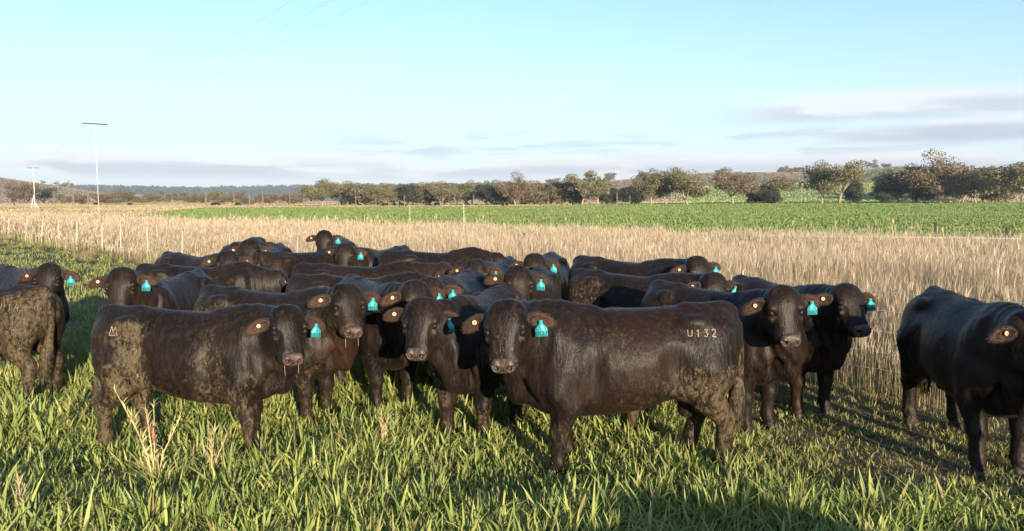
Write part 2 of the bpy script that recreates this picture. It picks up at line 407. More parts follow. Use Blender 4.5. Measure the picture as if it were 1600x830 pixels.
def make_lid(sg):
    """upper lid: a curved hood over the eye, skin fold"""
    f = Field((-.045, -.045, -.045), (.045, .045, .045), .0035)
    f.ell((0, 0, 0), (.0295, .0275, .0285), .004); f.ell((.010, sg * .022, .004), (.016, .026, .022), .004, cut=True)
    V, Q = f.mesh(1); return mesh_data('eyelid', V, Q, [M_LID], smooth=True)
ME_LID = {1: make_lid(1), -1: make_lid(-1)}
def make_hoof():
    f = Field((-.08, -.07, -.01), (.11, .07, .10), .006)
    for sg in (-1, 1):
        f.cone((.0, sg * .022, .060), (.035, sg * .026, .018), .030, .032, .008)
    f.cone((-.03, 0, .07), (-.045, 0, .05), .02, .015, .01)
    sl, x, y, z = f.block((-1, -1, -1), (1, 1, 1)); f.F = np.maximum(f.F, (0.0 - z) + 0 * x + 0 * y)
    V, Q = f.mesh(0); return mesh_data('hoof', V, Q, [M_HOOF], smooth=True)
ME_HOOF = make_hoof()
GLYPH = {  # strokes in a unit box, x 0..0.6, y 0..1
    'U': [[(0, 1), (0, .25), (.12, .03), (.42, .03), (.55, .25), (.55, 1)]],
    'M': [[(-.1, .0), (.06, 1), (.30, .35), (.54, 1), (.72, .0)], [(-.1, 0), (.30, -.06), (.72, 0)]],
    '0': [[(.3, 1), (.05, .75), (.05, .25), (.3, 0), (.55, .25), (.55, .75), (.3, 1)]],
    '1': [[(.12, .8), (.32, 1), (.32, 0)]],
    '2': [[(.03, .8), (.25, 1), (.52, .82), (.45, .5), (.03, .02), (.58, 0)]],
    '3': [[(.05, .95), (.5, .95), (.25, .58), (.55, .35), (.4, .03), (.03, .08)]],
    '4': [[(.42, 0), (.42, 1), (.02, .32), (.6, .32)]],
    '5': [[(.52, 1), (.1, 1), (.08, .58), (.4, .6), (.55, .32), (.35, .02), (.03, .08)]],
    '6': [[(.5, .95), (.18, .7), (.04, .3), (.25, 0), (.54, .2), (.4, .5), (.08, .38)]],
    '7': [[(.03, 1), (.57, 1), (.22, 0)]],
    '8': [[(.3, .55), (.08, .78), (.3, 1), (.52, .78), (.3, .55), (.04, .25), (.3, 0), (.56, .25), (.3, .55)]],
    '9': [[(.52, .62), (.3, .42), (.06, .7), (.3, 1), (.54, .75), (.45, 0)]]}
RIB_CHAR = []
def ribbons(text, size, width, pitch=.8):
    """flat 2-D strokes -> list of (n,2) polylines"""
    out = []; x = 0; RIB_CHAR.clear()
    for ci, ch in enumerate(text):
        for s in GLYPH[ch]: RIB_CHAR.append(ci); out.append(np.array([(x + a * size, b * size) for a, b in s]))
        x += pitch * size
    w = x - (pitch - .6) * size
    return [p - np.array([w / 2, 0]) for p in out]
def strip(P, nrm, width):
    P = np.asarray(P, float); T = np.gradient(P, axis=0); T /= np.linalg.norm(T, axis=1)[:, None] + 1e-9
    B = np.cross(T, nrm); B /= np.linalg.norm(B, axis=1)[:, None] + 1e-9; n = len(P)
    V = np.concatenate([P - B * width / 2, P + B * width / 2]); i = np.arange(n - 1)
    return V, np.stack([i, i + 1, i + 1 + n, i + n], 1)
def make_tag(text):
    """hangs below the origin in the yz plane, face +x; y to the right of a viewer looking along -x"""
    T = .0022; out2 = [(-.012, .004), (.012, .004), (.014, -.022), (.040, -.050), (.043, -.062), (.043, -.104), (.038, -.109), (-.038, -.109), (-.043, -.104), (-.043, -.062), (-.040, -.050), (-.014, -.022)]
    o = np.array(out2); n = len(o); V = np.concatenate([np.c_[np.full(n, T), o], np.c_[np.full(n, -T), o], [[T, 0, -.06]], [[-T, 0, -.06]]])
    V[:, 0] += .16 * V[:, 1] ** 2 * 6
    j = np.arange(n); k = (j + 1) % n
    parts = [(V, [np.stack([j, k, np.full(n, 2 * n)], 1)[:, ::-1], np.stack([k + n, j + n, np.full(n, 2 * n + 1)], 1)[:, ::-1], np.stack([j, j + n, k + n, k], 1)[:, ::-1]], 0)]
    if text:
        for p in ribbons(text, .028, .005, .74):
            P = np.c_[T + .0012 + .16 * (p[:, 0]) ** 2 * 6, p[:, 0], p[:, 1] - .101]
            v, f = strip(P, np.array([1.0, 0, 0]), .0052); parts.append((v, f, 1)); parts.append((v, f[:, ::-1], 1))
        for sx in (-.5, -.15, .2, .5):   # small print above the number
            p = np.array([(sx * .05, -.056), (sx * .05 + .009, -.057)]); P = np.c_[np.full(2, T + .0012), p]
            v, f = strip(P, np.array([1.0, 0, 0]), .004); parts.append((v, f, 1)); parts.append((v, f[:, ::-1], 1))
    # stud
    th = np.linspace(0, 2 * np.pi, 12, endpoint=False)
    V1 = np.concatenate([np.c_[np.full(12, .009), .009 * np.cos(th), .009 * np.sin(th) - .006], np.c_[np.full(12, -.004), .011 * np.cos(th), .011 * np.sin(th) - .006], [[.011, 0, -.006]]]); j = np.arange(12); k = (j + 1) % 12
    parts.append((V1, [np.stack([j, j + 12, k + 12, k], 1), np.stack([j, k, np.full(12, 24)], 1)], 0))
    V, F, m = join(parts); return mesh_data('ear_tag', V, F, [M_TAG, M_INK], m)
TAGS = {}
def get_tag(t):
    if t not in TAGS: TAGS[t] = make_tag(t)
    return TAGS[t]
def make_button():
    th = np.linspace(0, 2 * np.pi, 16, endpoint=False); rings = [(.0, .016), (.004, .0155), (.006, .013), (.0065, .0075), (.004, .007), (.004, .0)]
    V = np.concatenate([np.c_[r * np.cos(th), r * np.sin(th), np.full(16, z)] for z, r in rings]); F = []; m = []
    for q in range(5):
        i = q * 16; j = np.arange(16); k = (j + 1) % 16; F.append(np.stack([i + j, i + k, i + 16 + k, i + 16 + j], 1)); m += [1 if q >= 3 else 0] * 16
    return mesh_data('tag_button', V, F, [M_BUTTON, M_COPPER], m)
ME_BUTTON = make_button()

TORSO = [(-.84, .09, 1.10, .86), (-.80, .17, 1.165, .78), (-.72, .235, 1.215, .68), (-.60, .275, 1.24, .63), (-.42, .285, 1.235, .575), (-.22, .305, 1.215, .495), (0, .335, 1.205, .445),
         (.2, .335, 1.205, .425), (.38, .305, 1.225, .42), (.52, .275, 1.24, .42), (.66, .215, 1.20, .47), (.76, .165, 1.12, .55), (.84, .125, 1.03, .63), (.89, .07, .95, .70)]
HEAD = [(-.045, .085, .0, -.12), (-.015, .126, .030, -.15), (.045, .146, .046, -.185), (.09, .150, .048, -.21), (.14, .146, .040, -.225), (.19, .130, .028, -.230), (.24, .113, .018, -.210), (.28, .104, .010, -.185),
        (.32, .103, .004, -.160), (.36, .106, -.006, -.142), (.395, .098, -.030, -.126), (.42, .074, -.058, -.108)]
def solve_axes(psi, delta, roll=0.0):
    u = np.array([math.cos(psi) * math.cos(delta), math.sin(psi) * math.cos(delta), -math.sin(delta)])
    w = np.array([math.cos(psi) * math.sin(delta), math.sin(psi) * math.sin(delta), math.cos(delta)])
    v = np.cross(w, u)
    if roll:
        c, s = math.cos(roll), math.sin(roll); v, w = c * v + s * w, c * w - s * v
    return np.array([u, v, w])
def make_bull(name, loc, yaw, scale=1.0, poll=None, face=None, fdown=60, roll=0, tagtext='', res=.014, hairs=30000, mud=.3, mudrear=.3, brown=.15, seed=0,
              brand=None, brandside=1, brandmat=None, tailpose=0.0, legs=None, ear_l=0, ear_r=0, brand_at=(-.42, 1.10, .13), fat=1.0, both_ears=True, straw=False):
    """poll: head top in body space; face: world yaw of the face in degrees; yaw: world heading in degrees"""
    r = np.random.default_rng(100 + seed)
    if poll is None: poll = (.98, 0, 1.27)
    poll = np.array(poll, float)
    psi = R((face if face is not None else yaw) - yaw)
    M = solve_axes(psi, R(fdown), R(roll + r.uniform(-5, 5)))
    lo = np.minimum([-.95, -.42, -.02], poll - .42); hi = np.maximum([.98, .42, 1.36], poll + .42); lo[2] = max(lo[2], -.02)
    hi = np.minimum(hi, [2, 1.6, 1.75])
    f = Field(lo, hi, res)
    tor = [(x, hw * fat * (1 + r.normal(0, .012)), t + r.normal(0, .004), b) for x, hw, t, b in TORSO]
    f.loft(tor, .02, p=2.3, egg=.26)
    f.ell((-.74, 0, 1.19), (.10, .06, .065), .06); f.cone((-.80, 0, 1.15), (-.45, 0, 1.205), .035, .03, .06)
    f.cone((.25, 0, 1.18), (.58, 0, 1.215), .04, .045, .07)
    # hips, thurl, tail head, shoulder blades, ribs
    f.ell((-.66, 0, 1.02), (.17, .235, .17), .08)
    lg = legs if legs is not None else (0, 0, 0, 0)     # fore left, fore right, hind left, hind right: swing forward in metres
    for i, sg in enumerate((1, -1)):
        dx = lg[i]
        f.ell((.50, sg * .165, .92), (.16, .115, .27), .06, M=[[.94, 0, -.34], [0, 1, 0], [.34, 0, .94]])
        f.ell((.60, sg * .14, .72), (.13, .115, .14), .06)
        f.cone((.50, sg * .17, .78), (.44 + dx * .3, sg * .18, .56), .145, .108, .06)
        f.cone((.44 + dx * .3, sg * .18, .56), (.465 + dx * .7, sg * .165, .335), .108, .070, .035)
        f.ell((.475 + dx * .7, sg * .165, .325), (.068, .066, .072), .02)
        f.cone((.465 + dx * .7, sg * .165, .31), (.46 + dx, sg * .16, .14), .058, .054, .02)
        f.ell((.462 + dx, sg * .16, .115), (.060, .060, .048), .02)
        f.cone((.462 + dx, sg * .16, .11), (.495 + dx, sg * .16, .055), .052, .052, .01)
        dx = lg[2 + i]
        f.ell((-.60, sg * .165, .86), (.20, .125, .29), .07)
        f.ell((-.42, sg * .19, .72), (.14, .09, .17), .08)
        f.cone((-.58, sg * .18, .78), (-.56 + dx * .3, sg * .185, .58), .165, .110, .08)
        f.cone((-.56 + dx * .3, sg * .185, .58), (-.695 + dx * .6, sg * .17, .42), .115, .076, .05)
        f.cone((-.72 + dx * .6, sg * .17, .47), (-.715 + dx * .6, sg * .17, .40), .046, .062, .03)
        f.cone((-.70 + dx * .6, sg * .17, .40), (-.675 + dx, sg * .165, .15), .064, .056, .025)
        f.ell((-.672 + dx, sg * .165, .125), (.062, .062, .05), .02)
        f.cone((-.672 + dx, sg * .165, .12), (-.635 + dx, sg * .165, .055), .046, .050, .01)
        f.ell((-.30, sg * .345, .82), (.09, .075, .17), .07, cut=True)
        f.ell((.27, sg * .385, .82), (.055, .080, .27), .07, cut=True)
        f.ell((.53, sg * .275, .66), (.07, .045, .09), .05); f.ell((-.50, sg * .345, .60), (.06, .05, .16), .06, cut=True)     # flank hollow
        f.ell((-.46, sg * .205, 1.13), (.10, .055, .055), .06)            # hook bone
    f.cone((-.46, 0, .62), (-.47, 0, .44), .06, .055, .04)            # scrotum
    f.cone((-.20, 0, .52), (.05, 0, .46), .045, .035, .06)            # sheath
    # neck
    H = poll + M[0] * .11 - M[2] * .115
    B0 = np.array([.46, 0, .97]); Cc = B0 + np.array([.30, 0, (poll[2] - 1.27) * .3 + .03]) * 1.0
    n = 9; pts = []
    for i in range(n):
        t = i / (n - 1); pts.append((1 - t) ** 2 * B0 + 2 * t * (1 - t) * Cc + t * t * H)
    rad = [.205 + (.125 - .205) * (i / (n - 1)) ** .8 for i in range(n)]
    for i in range(n - 1): f.cone(pts[i], pts[i + 1], rad[i], rad[i + 1], .05, zs=.74)
    crest = [(1 - t) ** 2 * np.array([.5, 0, 1.13]) + 2 * t * (1 - t) * (Cc + [0, 0, .17]) + t * t * (poll - M[2] * .10 - M[0] * .0 + [0, 0, -.03]) for t in np.linspace(0, 1, 6)]
    for i in range(5): f.cone(crest[i], crest[i + 1], .10 - .006 * i, .094 - .006 * i, .06)
    # throat, dewlap and brisket
    jaw = poll + M[0] * .19 - M[2] * .19
    mid = (np.array([.80, 0, .72]) + jaw) / 2 + [0, 0, -.05]
    f.cone((.80, 0, .74), mid, .075, .055, .08); f.cone(mid, jaw, .055, .045, .06)
    f.cone((.56, 0, .60), (.76, 0, .63), .125, .075, .06); f.ell((.79, 0, .60), (.075, .055, .095), .05)
    for sg in (-1, 1): f.ell((.74, sg * .13, .60), (.09, .035, .13), .05, cut=True)
    # head
    hk = r.uniform(.93, 1.05); lk = r.uniform(.96, 1.03)
    f.loft([(u * lk, hw * (hk if u < .26 else 1), t_, b_) for u, hw, t_, b_ in HEAD], .035, O=poll, M=M, p=2.5, m=.08)
    hp = lambda u, v, w: poll + u * M[0] + v * M[1] + w * M[2]
    f.ell(hp(0, 0, -.06), (.085, .115, .08), .05, M=M)
    for sg in (-1, 1):
        f.ell(hp(.225, sg * .082, -.15), (.095, .040, .075), .03, M=M)            # cheek
        f.ell(hp(.128, sg * .126, -.006), (.050, .028, .034), .018, M=M)           # brow
        f.ell(hp(.195, sg * .124, -.050), (.032, .020, .030), .02, M=M)           # under the eye
        f.ell(hp(.225, sg * .128, .004), (.075, .034, .026), .02, M=M, cut=True)   # in front of the eye
        f.ell(hp(.164, sg * .150, -.016), (.034, .028, .017), .008, M=M, cut=True)
        f.ell(hp(.33, sg * .084, -.07), (.07, .022, .030), .02, M=M)
        f.cone(hp(.26, sg * .112, -.105), hp(.41, sg * .080, -.100), .004, .005, .012, cut=True)   # mouth line
    f.ell(hp(.360, 0, -.135), (.052, .064, .030), .02, M=M)                       # chin
    V, Q = f.mesh(1)
    # loose skin: folds on the neck and shallow unevenness everywhere
    vn = normals(V, Q); so = seed * 3.1
    hd = (V - poll) @ M.T; ishead = sstep(hd[:, 0], -.02, .05) * (np.abs(hd[:, 1]) < .2) * (hd[:, 2] > -.26) * (hd[:, 2] < .1) * (hd[:, 0] < .56)
    neckz = np.exp(-((V[:, 0] - .72) / .22) ** 2) * (1 - ishead) * sstep(V[:, 2], .5, .7)
    ph = V[:, 0] * 62 + V[:, 2] * 16 + 5 * vnoise(V * [2.5, 2.5, 1.5] + so, 4)
    dsp = .010 * (fbm(V * 5 + so, 1, 3) - .5) + neckz * .0055 * np.sin(ph) * vnoise(V * 4 + so, 9) * 1.6 + (1 - ishead) * .003 * (fbm(V * 16 + so, 2, 2) - .5)
    V = V + vn * dsp[:, None] * (1 - .6 * ishead)[:, None]
    vn = normals(V, Q)
    # where dried mud sits
    nz = fbm(V * [3.2, 3.2, 3.0] + so, 5, 3)
    side = sstep(np.abs(V[:, 1]), .10, .24)
    low = 1 - sstep(V[:, 2], .25, .75); rear = 1 - sstep(V[:, 0], -.62, -.05)
    mu = mud * (sstep(nz, .32, .76) * (.25 + .75 * side) * (1 - .6 * sstep(V[:, 2], 1.08, 1.2)) + .45 * low) + mudrear * rear * (.25 + .9 * sstep(nz, .22, .72)) * (1 - .5 * sstep(V[:, 2], 1.12, 1.22))
    eyed = np.minimum(*[np.sqrt(((hd[:, 0] - .163) / .034) ** 2 + ((hd[:, 1] - s_ * .128) / .040) ** 2 + ((hd[:, 2] + .026) / .030) ** 2) for s_ in (-1, 1)])
    rim = np.exp(-((eyed - 1.45) / .28) ** 2) * sstep(hd[:, 0], .14, .20) * ishead
    mu = np.clip(mu + .12 * mud * ishead + .45 * rim, 0, 1)
    br = np.clip(brown * (sstep(fbm(V * 2.1 + so + 9, 3, 2), .45, .75) + .9 * np.exp(-((V[:, 0] - .8) / .14) ** 2 - ((V[:, 2] - .72) / .12) ** 2)), 0, 1)
    ear_l = ear_l + r.uniform(-14, 10); ear_r = ear_r + r.uniform(-14, 10)
    root = empty(name, (loc[0], loc[1], loc[2] if len(loc) > 2 else 0), R(yaw), scale)
    body = obj('body', mesh_data('body', V, Q, [M_COAT], smooth=True, attrs={'mud': mu, 'brown': br}), root)
    # coat of short hair
    if hairs:
        a = np.linalg.norm(np.cross(V[Q[:, 2]] - V[Q[:, 0]], V[Q[:, 3]] - V[Q[:, 1]]), axis=1); p = a / a.sum()
        qi = r.choice(len(Q), hairs, p=p); uv = r.random((hairs, 2)); q = Q[qi]
        P = (V[q[:, 0]] * ((1 - uv[:, 0]) * (1 - uv[:, 1]))[:, None] + V[q[:, 1]] * (uv[:, 0] * (1 - uv[:, 1]))[:, None] + V[q[:, 2]] * (uv[:, 0] * uv[:, 1])[:, None] + V[q[:, 3]] * ((1 - uv[:, 0]) * uv[:, 1])[:, None])
        Nn = vn[q[:, 0]]; hh = ishead[q[:, 0]]
        g = np.array([-.35, 0, -.85]) * (1 - hh)[:, None] + M[0] * hh[:, None]
        g = g + np.array([-.5, 0, 0]) * sstep(Nn[:, 2], .3, .8)[:, None] * (1 - hh)[:, None]
        sw = P * 7 + so; g = g + .55 * np.stack([vnoise(sw, 21) - .5, vnoise(sw, 22) - .5, vnoise(sw, 23) - .5], 1)
        hq = (P - poll) @ M.T; curl = np.exp(-((hq[:, 0] - .02) / .07) ** 2) * hh
        g = g - (g * Nn).sum(1)[:, None] * Nn; g /= np.linalg.norm(g, axis=1)[:, None] + 1e-6
        d = g + Nn * (r.uniform(.12, .50, hairs) + .9 * curl)[:, None] + r.normal(0, .16, (hairs, 3)); d /= np.linalg.norm(d, axis=1)[:, None]
        L = r.uniform(.014, .032, hairs) * (1 - .45 * hh) * (1 + .9 * curl)
        s = np.cross(d, Nn); s /= np.linalg.norm(s, axis=1)[:, None] + 1e-6; wd = (.0013 * (60000 / max(hairs, 1)) ** .4)
        P = P - Nn * .002
        HV = np.concatenate([P - s * wd, P + s * wd, P + d * L[:, None]]); k = hairs; HF = np.stack([np.arange(k), np.arange(k) + k, np.arange(k) + 2 * k], 1)
        at = lambda z: np.tile(np.clip(z[q[:, 0]], 0, 1), 3)
        obj('coat_hair', mesh_data('coat_hair', HV, HF, [M_COAT], attrs={'mud': at(mu), 'brown': at(br), 'pale': np.tile(r.random(hairs) ** 2.5, 3)}), root)
    def place(o, p, A):
        """A rows = images of the mesh axes x,y,z in body space"""
        m = Matrix(((A[0][0], A[1][0], A[2][0], p[0]), (A[0][1], A[1][1], A[2][1], p[1]), (A[0][2], A[1][2], A[2][2], p[2]), (0, 0, 0, 1))); o.matrix_basis = m; return m
    o = obj('muzzle', ME_NOSE, root); place(o, poll - M[0] * .042, M * 1.0); 
    for sg in (1, -1):
        o = obj('eye', ME_EYE, root); place(o, hp(.160, sg * .123, -.028), M)
        l = obj('eyelid', ME_LID[sg], o); l.location = (0, 0, 0)
        an = R(ear_l if sg > 0 else ear_r)     # droop of the ear about the face-normal
        ex = M[0] * math.cos(sg * an) * 1.0 - M[1] * math.sin(sg * an) * 1.0; ey = M[1] * math.cos(an) + sg * M[0] * math.sin(an)
        ex = np.cross(ey, M[2]); 
        # ears look forward whatever the tilt of the face
        fw = M[2] * math.sin(R(fdown)) + M[0] * math.cos(R(fdown)); fw = fw - (fw @ ey) * ey; fw /= np.linalg.norm(fw); ex = np.cross(ey, fw)
        ear = obj('ear', ME_EAR[sg], root)
        E = place(ear, hp(.055, sg * .132, -.075), (ex * 1.03, ey * 1.06, fw * 1.03))
        Ei = E.inverted()
        if sg > 0:
            t = obj('ear_tag', get_tag(tagtext), ear); tw = r.uniform(-.35, .35)
            fx = fw * math.cos(tw) + ey * math.sin(tw); fx = fx - np.array([0, 0, fx[2]]); fx /= np.linalg.norm(fx); up = np.array([0, 0, 1.0]); ti = r.uniform(-.12, .12); yy = np.cross(up, fx); up2 = up * math.cos(ti) + yy * math.sin(ti); yy = np.cross(up2, fx)
            pp = np.array(E @ Vector((.012, .100, .010))) + fx * .022
            m = Matrix(((fx[0], yy[0], up2[0], pp[0]), (fx[1], yy[1], up2[1], pp[1]), (fx[2], yy[2], up2[2], pp[2]), (0, 0, 0, 1))); t.matrix_basis = Ei @ m
        else:
            b = obj('tag_button', ME_BUTTON, ear); b.location = (.004, -.095, .0125)
    for i, sg in enumerate((1, -1)):
        o = obj('hoof', ME_HOOF, root); o.location = (.495 + lg[i], sg * .16, 0)
        o = obj('hoof', ME_HOOF, root); o.location = (-.635 + lg[2 + i], sg * .165, 0)
    # tail: rope of hair ending in a matted switch
    t = np.linspace(0, 1, 14); tx = -.835 - .045 * np.sin(t * 2.6) + .02 * t + tailpose * .2 * t; ty = tailpose * .10 * t ** 2; tz = 1.13 - .82 * t
    P = np.stack([tx, ty, tz], 1); P[0] += [.05, 0, .03]
    rad = np.interp(t, [0, .15, .55, .7, .9, 1], [.058, .050, .040, .062, .064, .02])
    tv, tf = tube(P, rad, 9); nh = 1400 if hairs else 150; tt = np.clip(r.beta(2.2, 1.2, nh), 0, 1)
    bp = np.stack([np.interp(tt, t, P[:, i]) for i in range(3)], 1); an = r.uniform(0, 2 * np.pi, nh); rr = np.interp(tt, t, rad) * .9
    bp = bp + np.stack([np.cos(an) * rr, np.sin(an) * rr, 0 * an], 1); L = r.uniform(.03, .11, nh) * np.interp(tt, [0, .5, .7, 1], [.3, .5, 1, 1.3])
    dd = np.stack([np.cos(an) * .16 + r.normal(0, .08, nh), np.sin(an) * .16 + r.normal(0, .08, nh), -np.ones(nh)], 1)
    s = np.stack([-np.sin(an), np.cos(an), 0 * an], 1) * .004
    hv = np.concatenate([bp - s, bp + s, bp + dd * L[:, None]]); k = nh; hf = np.stack([np.arange(k), np.arange(k) + k, np.arange(k) + 2 * k], 1)
    TV = np.concatenate([tv, hv]); mt = np.clip(.35 + (mud + mudrear) * .9 * (1.15 - TV[:, 2]) * 1.2, 0, 1)
    obj('tail', mesh_data('tail', TV, list(tf) + [hf + len(tv)], [M_COAT], smooth=True, attrs={'mud': mt, 'brown': mt * 0}), root)
    # fire brand on the hip, laid on the hide
    if brand:
        tri = BVHTree.FromPolygons([tuple(v) for v in V.tolist()], [tuple(q) for q in Q.tolist()])
        bx, bz, size = brand_at; parts = {}
        for si, st in enumerate(ribbons(brand, size, .01, 1.02)):
            seg = [st[0]]
            for a, b in zip(st[:-1], st[1:]):
                k = max(2, int(np.linalg.norm(b - a) / .012)); seg += [a + (b - a) * j / k for j in range(1, k + 1)]
            pts, nn = [], []
            for sx, sy in seg:
                # read left to right when seen from outside that flank
                X = bx + (-sx if brandside > 0 else sx); yy = 1.0 * brandside
                hit, nor, _, _ = tri.ray_cast(Vector((X, yy, bz + sy)), Vector((0, -brandside, -.12)).normalized())
                if hit is None: continue
                nor = Vector(nor); nor = nor if nor.y * brandside > 0 else -nor
                pts.append(np.array(hit + nor * .0085)); nn.append(np.array(nor))
            if len(pts) > 1:
                v, fq = strip(np.array(pts), np.array(nn), .0068 * r.uniform(.7, 1.3)); v = v + r.normal(0, .0012, v.shape); parts.setdefault(RIB_CHAR[si], []).append((v, fq, 0))
        for pl in parts.values():
            Vb, Fb, mb = join(pl); obj('brand', mesh_data('brand', Vb, Fb, [brandmat or M_BRAND]), root)
    if straw:
        parts = []
        for sg in (-1, 1):
            p0 = hp(.41, sg * .05, -.09); k = 5; P = [p0 + np.array([0, 0, -.09 * j / 4]) + np.array([math.sin(j * .5 + sg) * .006, sg * .004 * j, 0]) for j in range(k)]
            v, fq = tube(P, .0013, 4); parts.append((v, fq, 0))
        Vb, Fb, mb = join(parts); obj('straw_wisp', mesh_data('straw_wisp', Vb, Fb, [M_STRAW]), root)
    return root
# ------------------------------------------------------------------ the lie of the land
def px2a(px): return (px - 800) / FPX
def at(px, Y, z=0.0):
    """world x of picture column px for something standing at distance Y"""
    return (px - 800) / FPX * (Y * math.cos(PITCH) + (CAM_H - z) * math.sin(PITCH))
def crest(Y, row): return CAM_H + (314 - row) / FPX * Y
FENCE = lambda Y: 3.7 - 0.93 * (Y - 8.1)          # x of the wire fence at distance Y
def fence_side(X, Y): return (X - FENCE(Y)) * .73   # metres beyond the fence, + is the dry grass side
BA = np.array([-1.2, -.7, -.4, 0, .35, .6, .75, 1.2]); BY = np.array([110, 85, 55, 36, 31, 28, 27, 26.])
def dry_far(a): return np.interp(a, BA, BY)
# ridges: distance, log width toward us and beyond, (px,row) of the crest line
RIDGES = [
    (1150, .42, .5, [(-900, 330), (640, 325), (760, 312), (860, 297), (960, 284), (1040, 277), (1120, 273), (1200, 274), (1290, 275), (1340, 272), (1400, 267), (1440, 269), (1500, 273), (1600, 277), (1900, 268), (2600, 300)]),
    (1300, .30, .4, [(-900, 280), (-200, 272), (0, 284), (70, 292), (160, 303), (300, 309), (460, 314), (600, 320), (2600, 330)]),
    (640, .33, .8, [(-900, 340), (1000, 321), (1050, 306), (1090, 294), (1200, 290), (1360, 289), (1450, 296), (1600, 302), (2600, 312)]),
    (3600, .35, .4, [(-900, 300), (0, 299), (180, 298), (300, 300), (420, 297), (520, 295), (640, 294), (760, 292), (900, 292), (1200, 290), (2600, 285)]),
    ]
def height(X, Y):
    X = np.asarray(X, float); Y = np.asarray(Y, float); D = np.maximum(np.hypot(X, Y), 1); a = np.where(Y > 1, X / np.maximum(Y, 1), np.sign(X) * 3); a = np.clip(a, -3, 3)
    h = 1.0 * sstep(D, 120, 330) * sstep(a, -.2, .4)
    for d0, w0, w1, pts in RIDGES:
        p = np.array(pts, float); row = np.interp(a, (p[:, 0] - 800) / FPX, p[:, 1]); hc = CAM_H + (314 - row) / FPX * d0
        t = np.log(D / d0); w = np.where(t < 0, w0, w1)
        h = np.maximum(h, np.where(hc > h, h + (hc - h) * np.exp(-(t / w) ** 2 * 1.6), h))
    front = sstep(Y, -50, 60)
    h = h * front
    h = h + sstep(D, 200, 900) * (vnoise(np.stack([X / 160, Y / 160, 0 * X], -1).reshape(-1, 3), 3).reshape(X.shape) - .5) * 3 * front
    h = h + .03 * (vnoise(np.stack([X / 1.3, Y / 1.3, 0 * X], -1).reshape(-1, 3), 5).reshape(X.shape) - .5) * (1 - sstep(D, 30, 60))
    return h
def ground_colour(x, y):
    d = np.hypot(x, y); a = np.clip(x / np.maximum(y, 1), -3, 3)
    P3 = lambda s, k=0: np.stack([x / s, y / s, 0 * x + k], 1)
    soil = np.array([.085, .060, .038]); green = np.array([.055, .115, .026]); straw = np.array([.40, .295, .16]); crop = np.array([.060, .150, .028]); brown = np.array([.31, .22, .17]); olive = np.array([.24, .205, .125]); pale = np.array([.42, .33, .20]); scrub = np.array([.05, .055, .035])
    mx = lambda A, B, t: A * (1 - t[:, None]) + B * t[:, None]
    near = mx(np.tile(soil, (len(x), 1)), green * .6, sstep(fbm(P3(.5), 2), .35, .65) * .6)
    s = (x - FENCE(y)) * .73
    col = near
    col = mx(col, straw * .55, sstep(s, -.6, .5) * sstep(y, 2, 4))
    yb = dry_far(a); far = sstep(y, yb - 1, yb + 1.5)
    cr = mx(np.tile(crop, (len(x), 1)), crop * .75, fbm(P3(22), 7))
    col = mx(col, cr, far)
    # the plain beyond the crop: pale dry strip, wide on the left
    ystrip = np.interp(a, [-.7, -.46, -.40, -.2, 0, .12, .35, .7], [85, 110, 210, 235, 250, 280, 330, 320])
    plain_ = mx(np.tile(pale, (len(x), 1)), olive, sstep(fbm(P3(70), 4), .45, .7) * .6)
    col = mx(col, plain_, sstep(y, ystrip - 6, ystrip + 6))
    hill = mx(np.tile(brown, (len(x), 1)), olive, sstep(fbm(P3(120), 9), .48, .70)); 
    col = mx(col, hill, sstep(d, 480, 620))
    # green slopes between the trees on the right, a greener knoll above them
    g = sstep(a, .20, .24) * (1 - sstep(a, .50, .56)) * sstep(d, 330, 360) * (1 - sstep(d, 660, 740)); col = mx(col, np.array([.30, .37, .12]), g * .95)
    g = sstep(a, .40, .46) * (1 - sstep(a, .54, .60)) * sstep(d, 700, 800); col = mx(col, np.array([.17, .19, .075]), g * .8)
    col = mx(col, scrub, sstep(d, 2300, 2700))
    return col
def build_ground():
    D = np.concatenate([[0.0], np.geomspace(.6, 60, 110), np.geomspace(62, 5600, 175)]); th = np.concatenate([np.linspace(-180, -50, 50)[:-1], np.linspace(-50, 50, 420), np.linspace(50, 180, 50)[1:]])
    TH, DD = np.meshgrid(np.radians(th), D); X = DD * np.sin(TH); Y = DD * np.cos(TH); Z = height(X, Y)
    V = np.stack([X, Y, Z], -1).reshape(-1, 3); n = len(th); i = np.arange(len(D) - 1)[:, None] * n; j = np.arange(n - 1)[None]
    F = np.stack([i + j, i + n + j, i + n + j + 1, i + j + 1], -1).reshape(-1, 4)
    x, y = V[:, 0], V[:, 1]
    col = ground_colour(x, y)
    m = NT('paddock_ground'); c = m.attr('tint'); co = m.objco()
    f1 = m.noise(2.2, co, 6, .6); f2 = m.noise(.045, m.objco((1, 3.5, 1)), 5, .6)
    c = m.mix(m.step(f1, .25, .8), m.mix(.45, c, (0, 0, 0)), m.mix(.12, c, (1, .9, .6)))
    c = m.mix(m.step(f2, .3, .7), m.mix(.18, c, (0, 0, 0)), c)
    mat = m.done(m.bsdf(c, .9, .1, m.bump(m.noise(14, co, 5), .6, .03)))
    o = obj('ground', mesh_data('ground', V, F, [mat], smooth=True, attrs={'tint': col})); tag(o, kind='structure'); return o
build_ground()
gh = lambda X, Y: float(height(np.array([float(X)]), np.array([float(Y)]))[0])

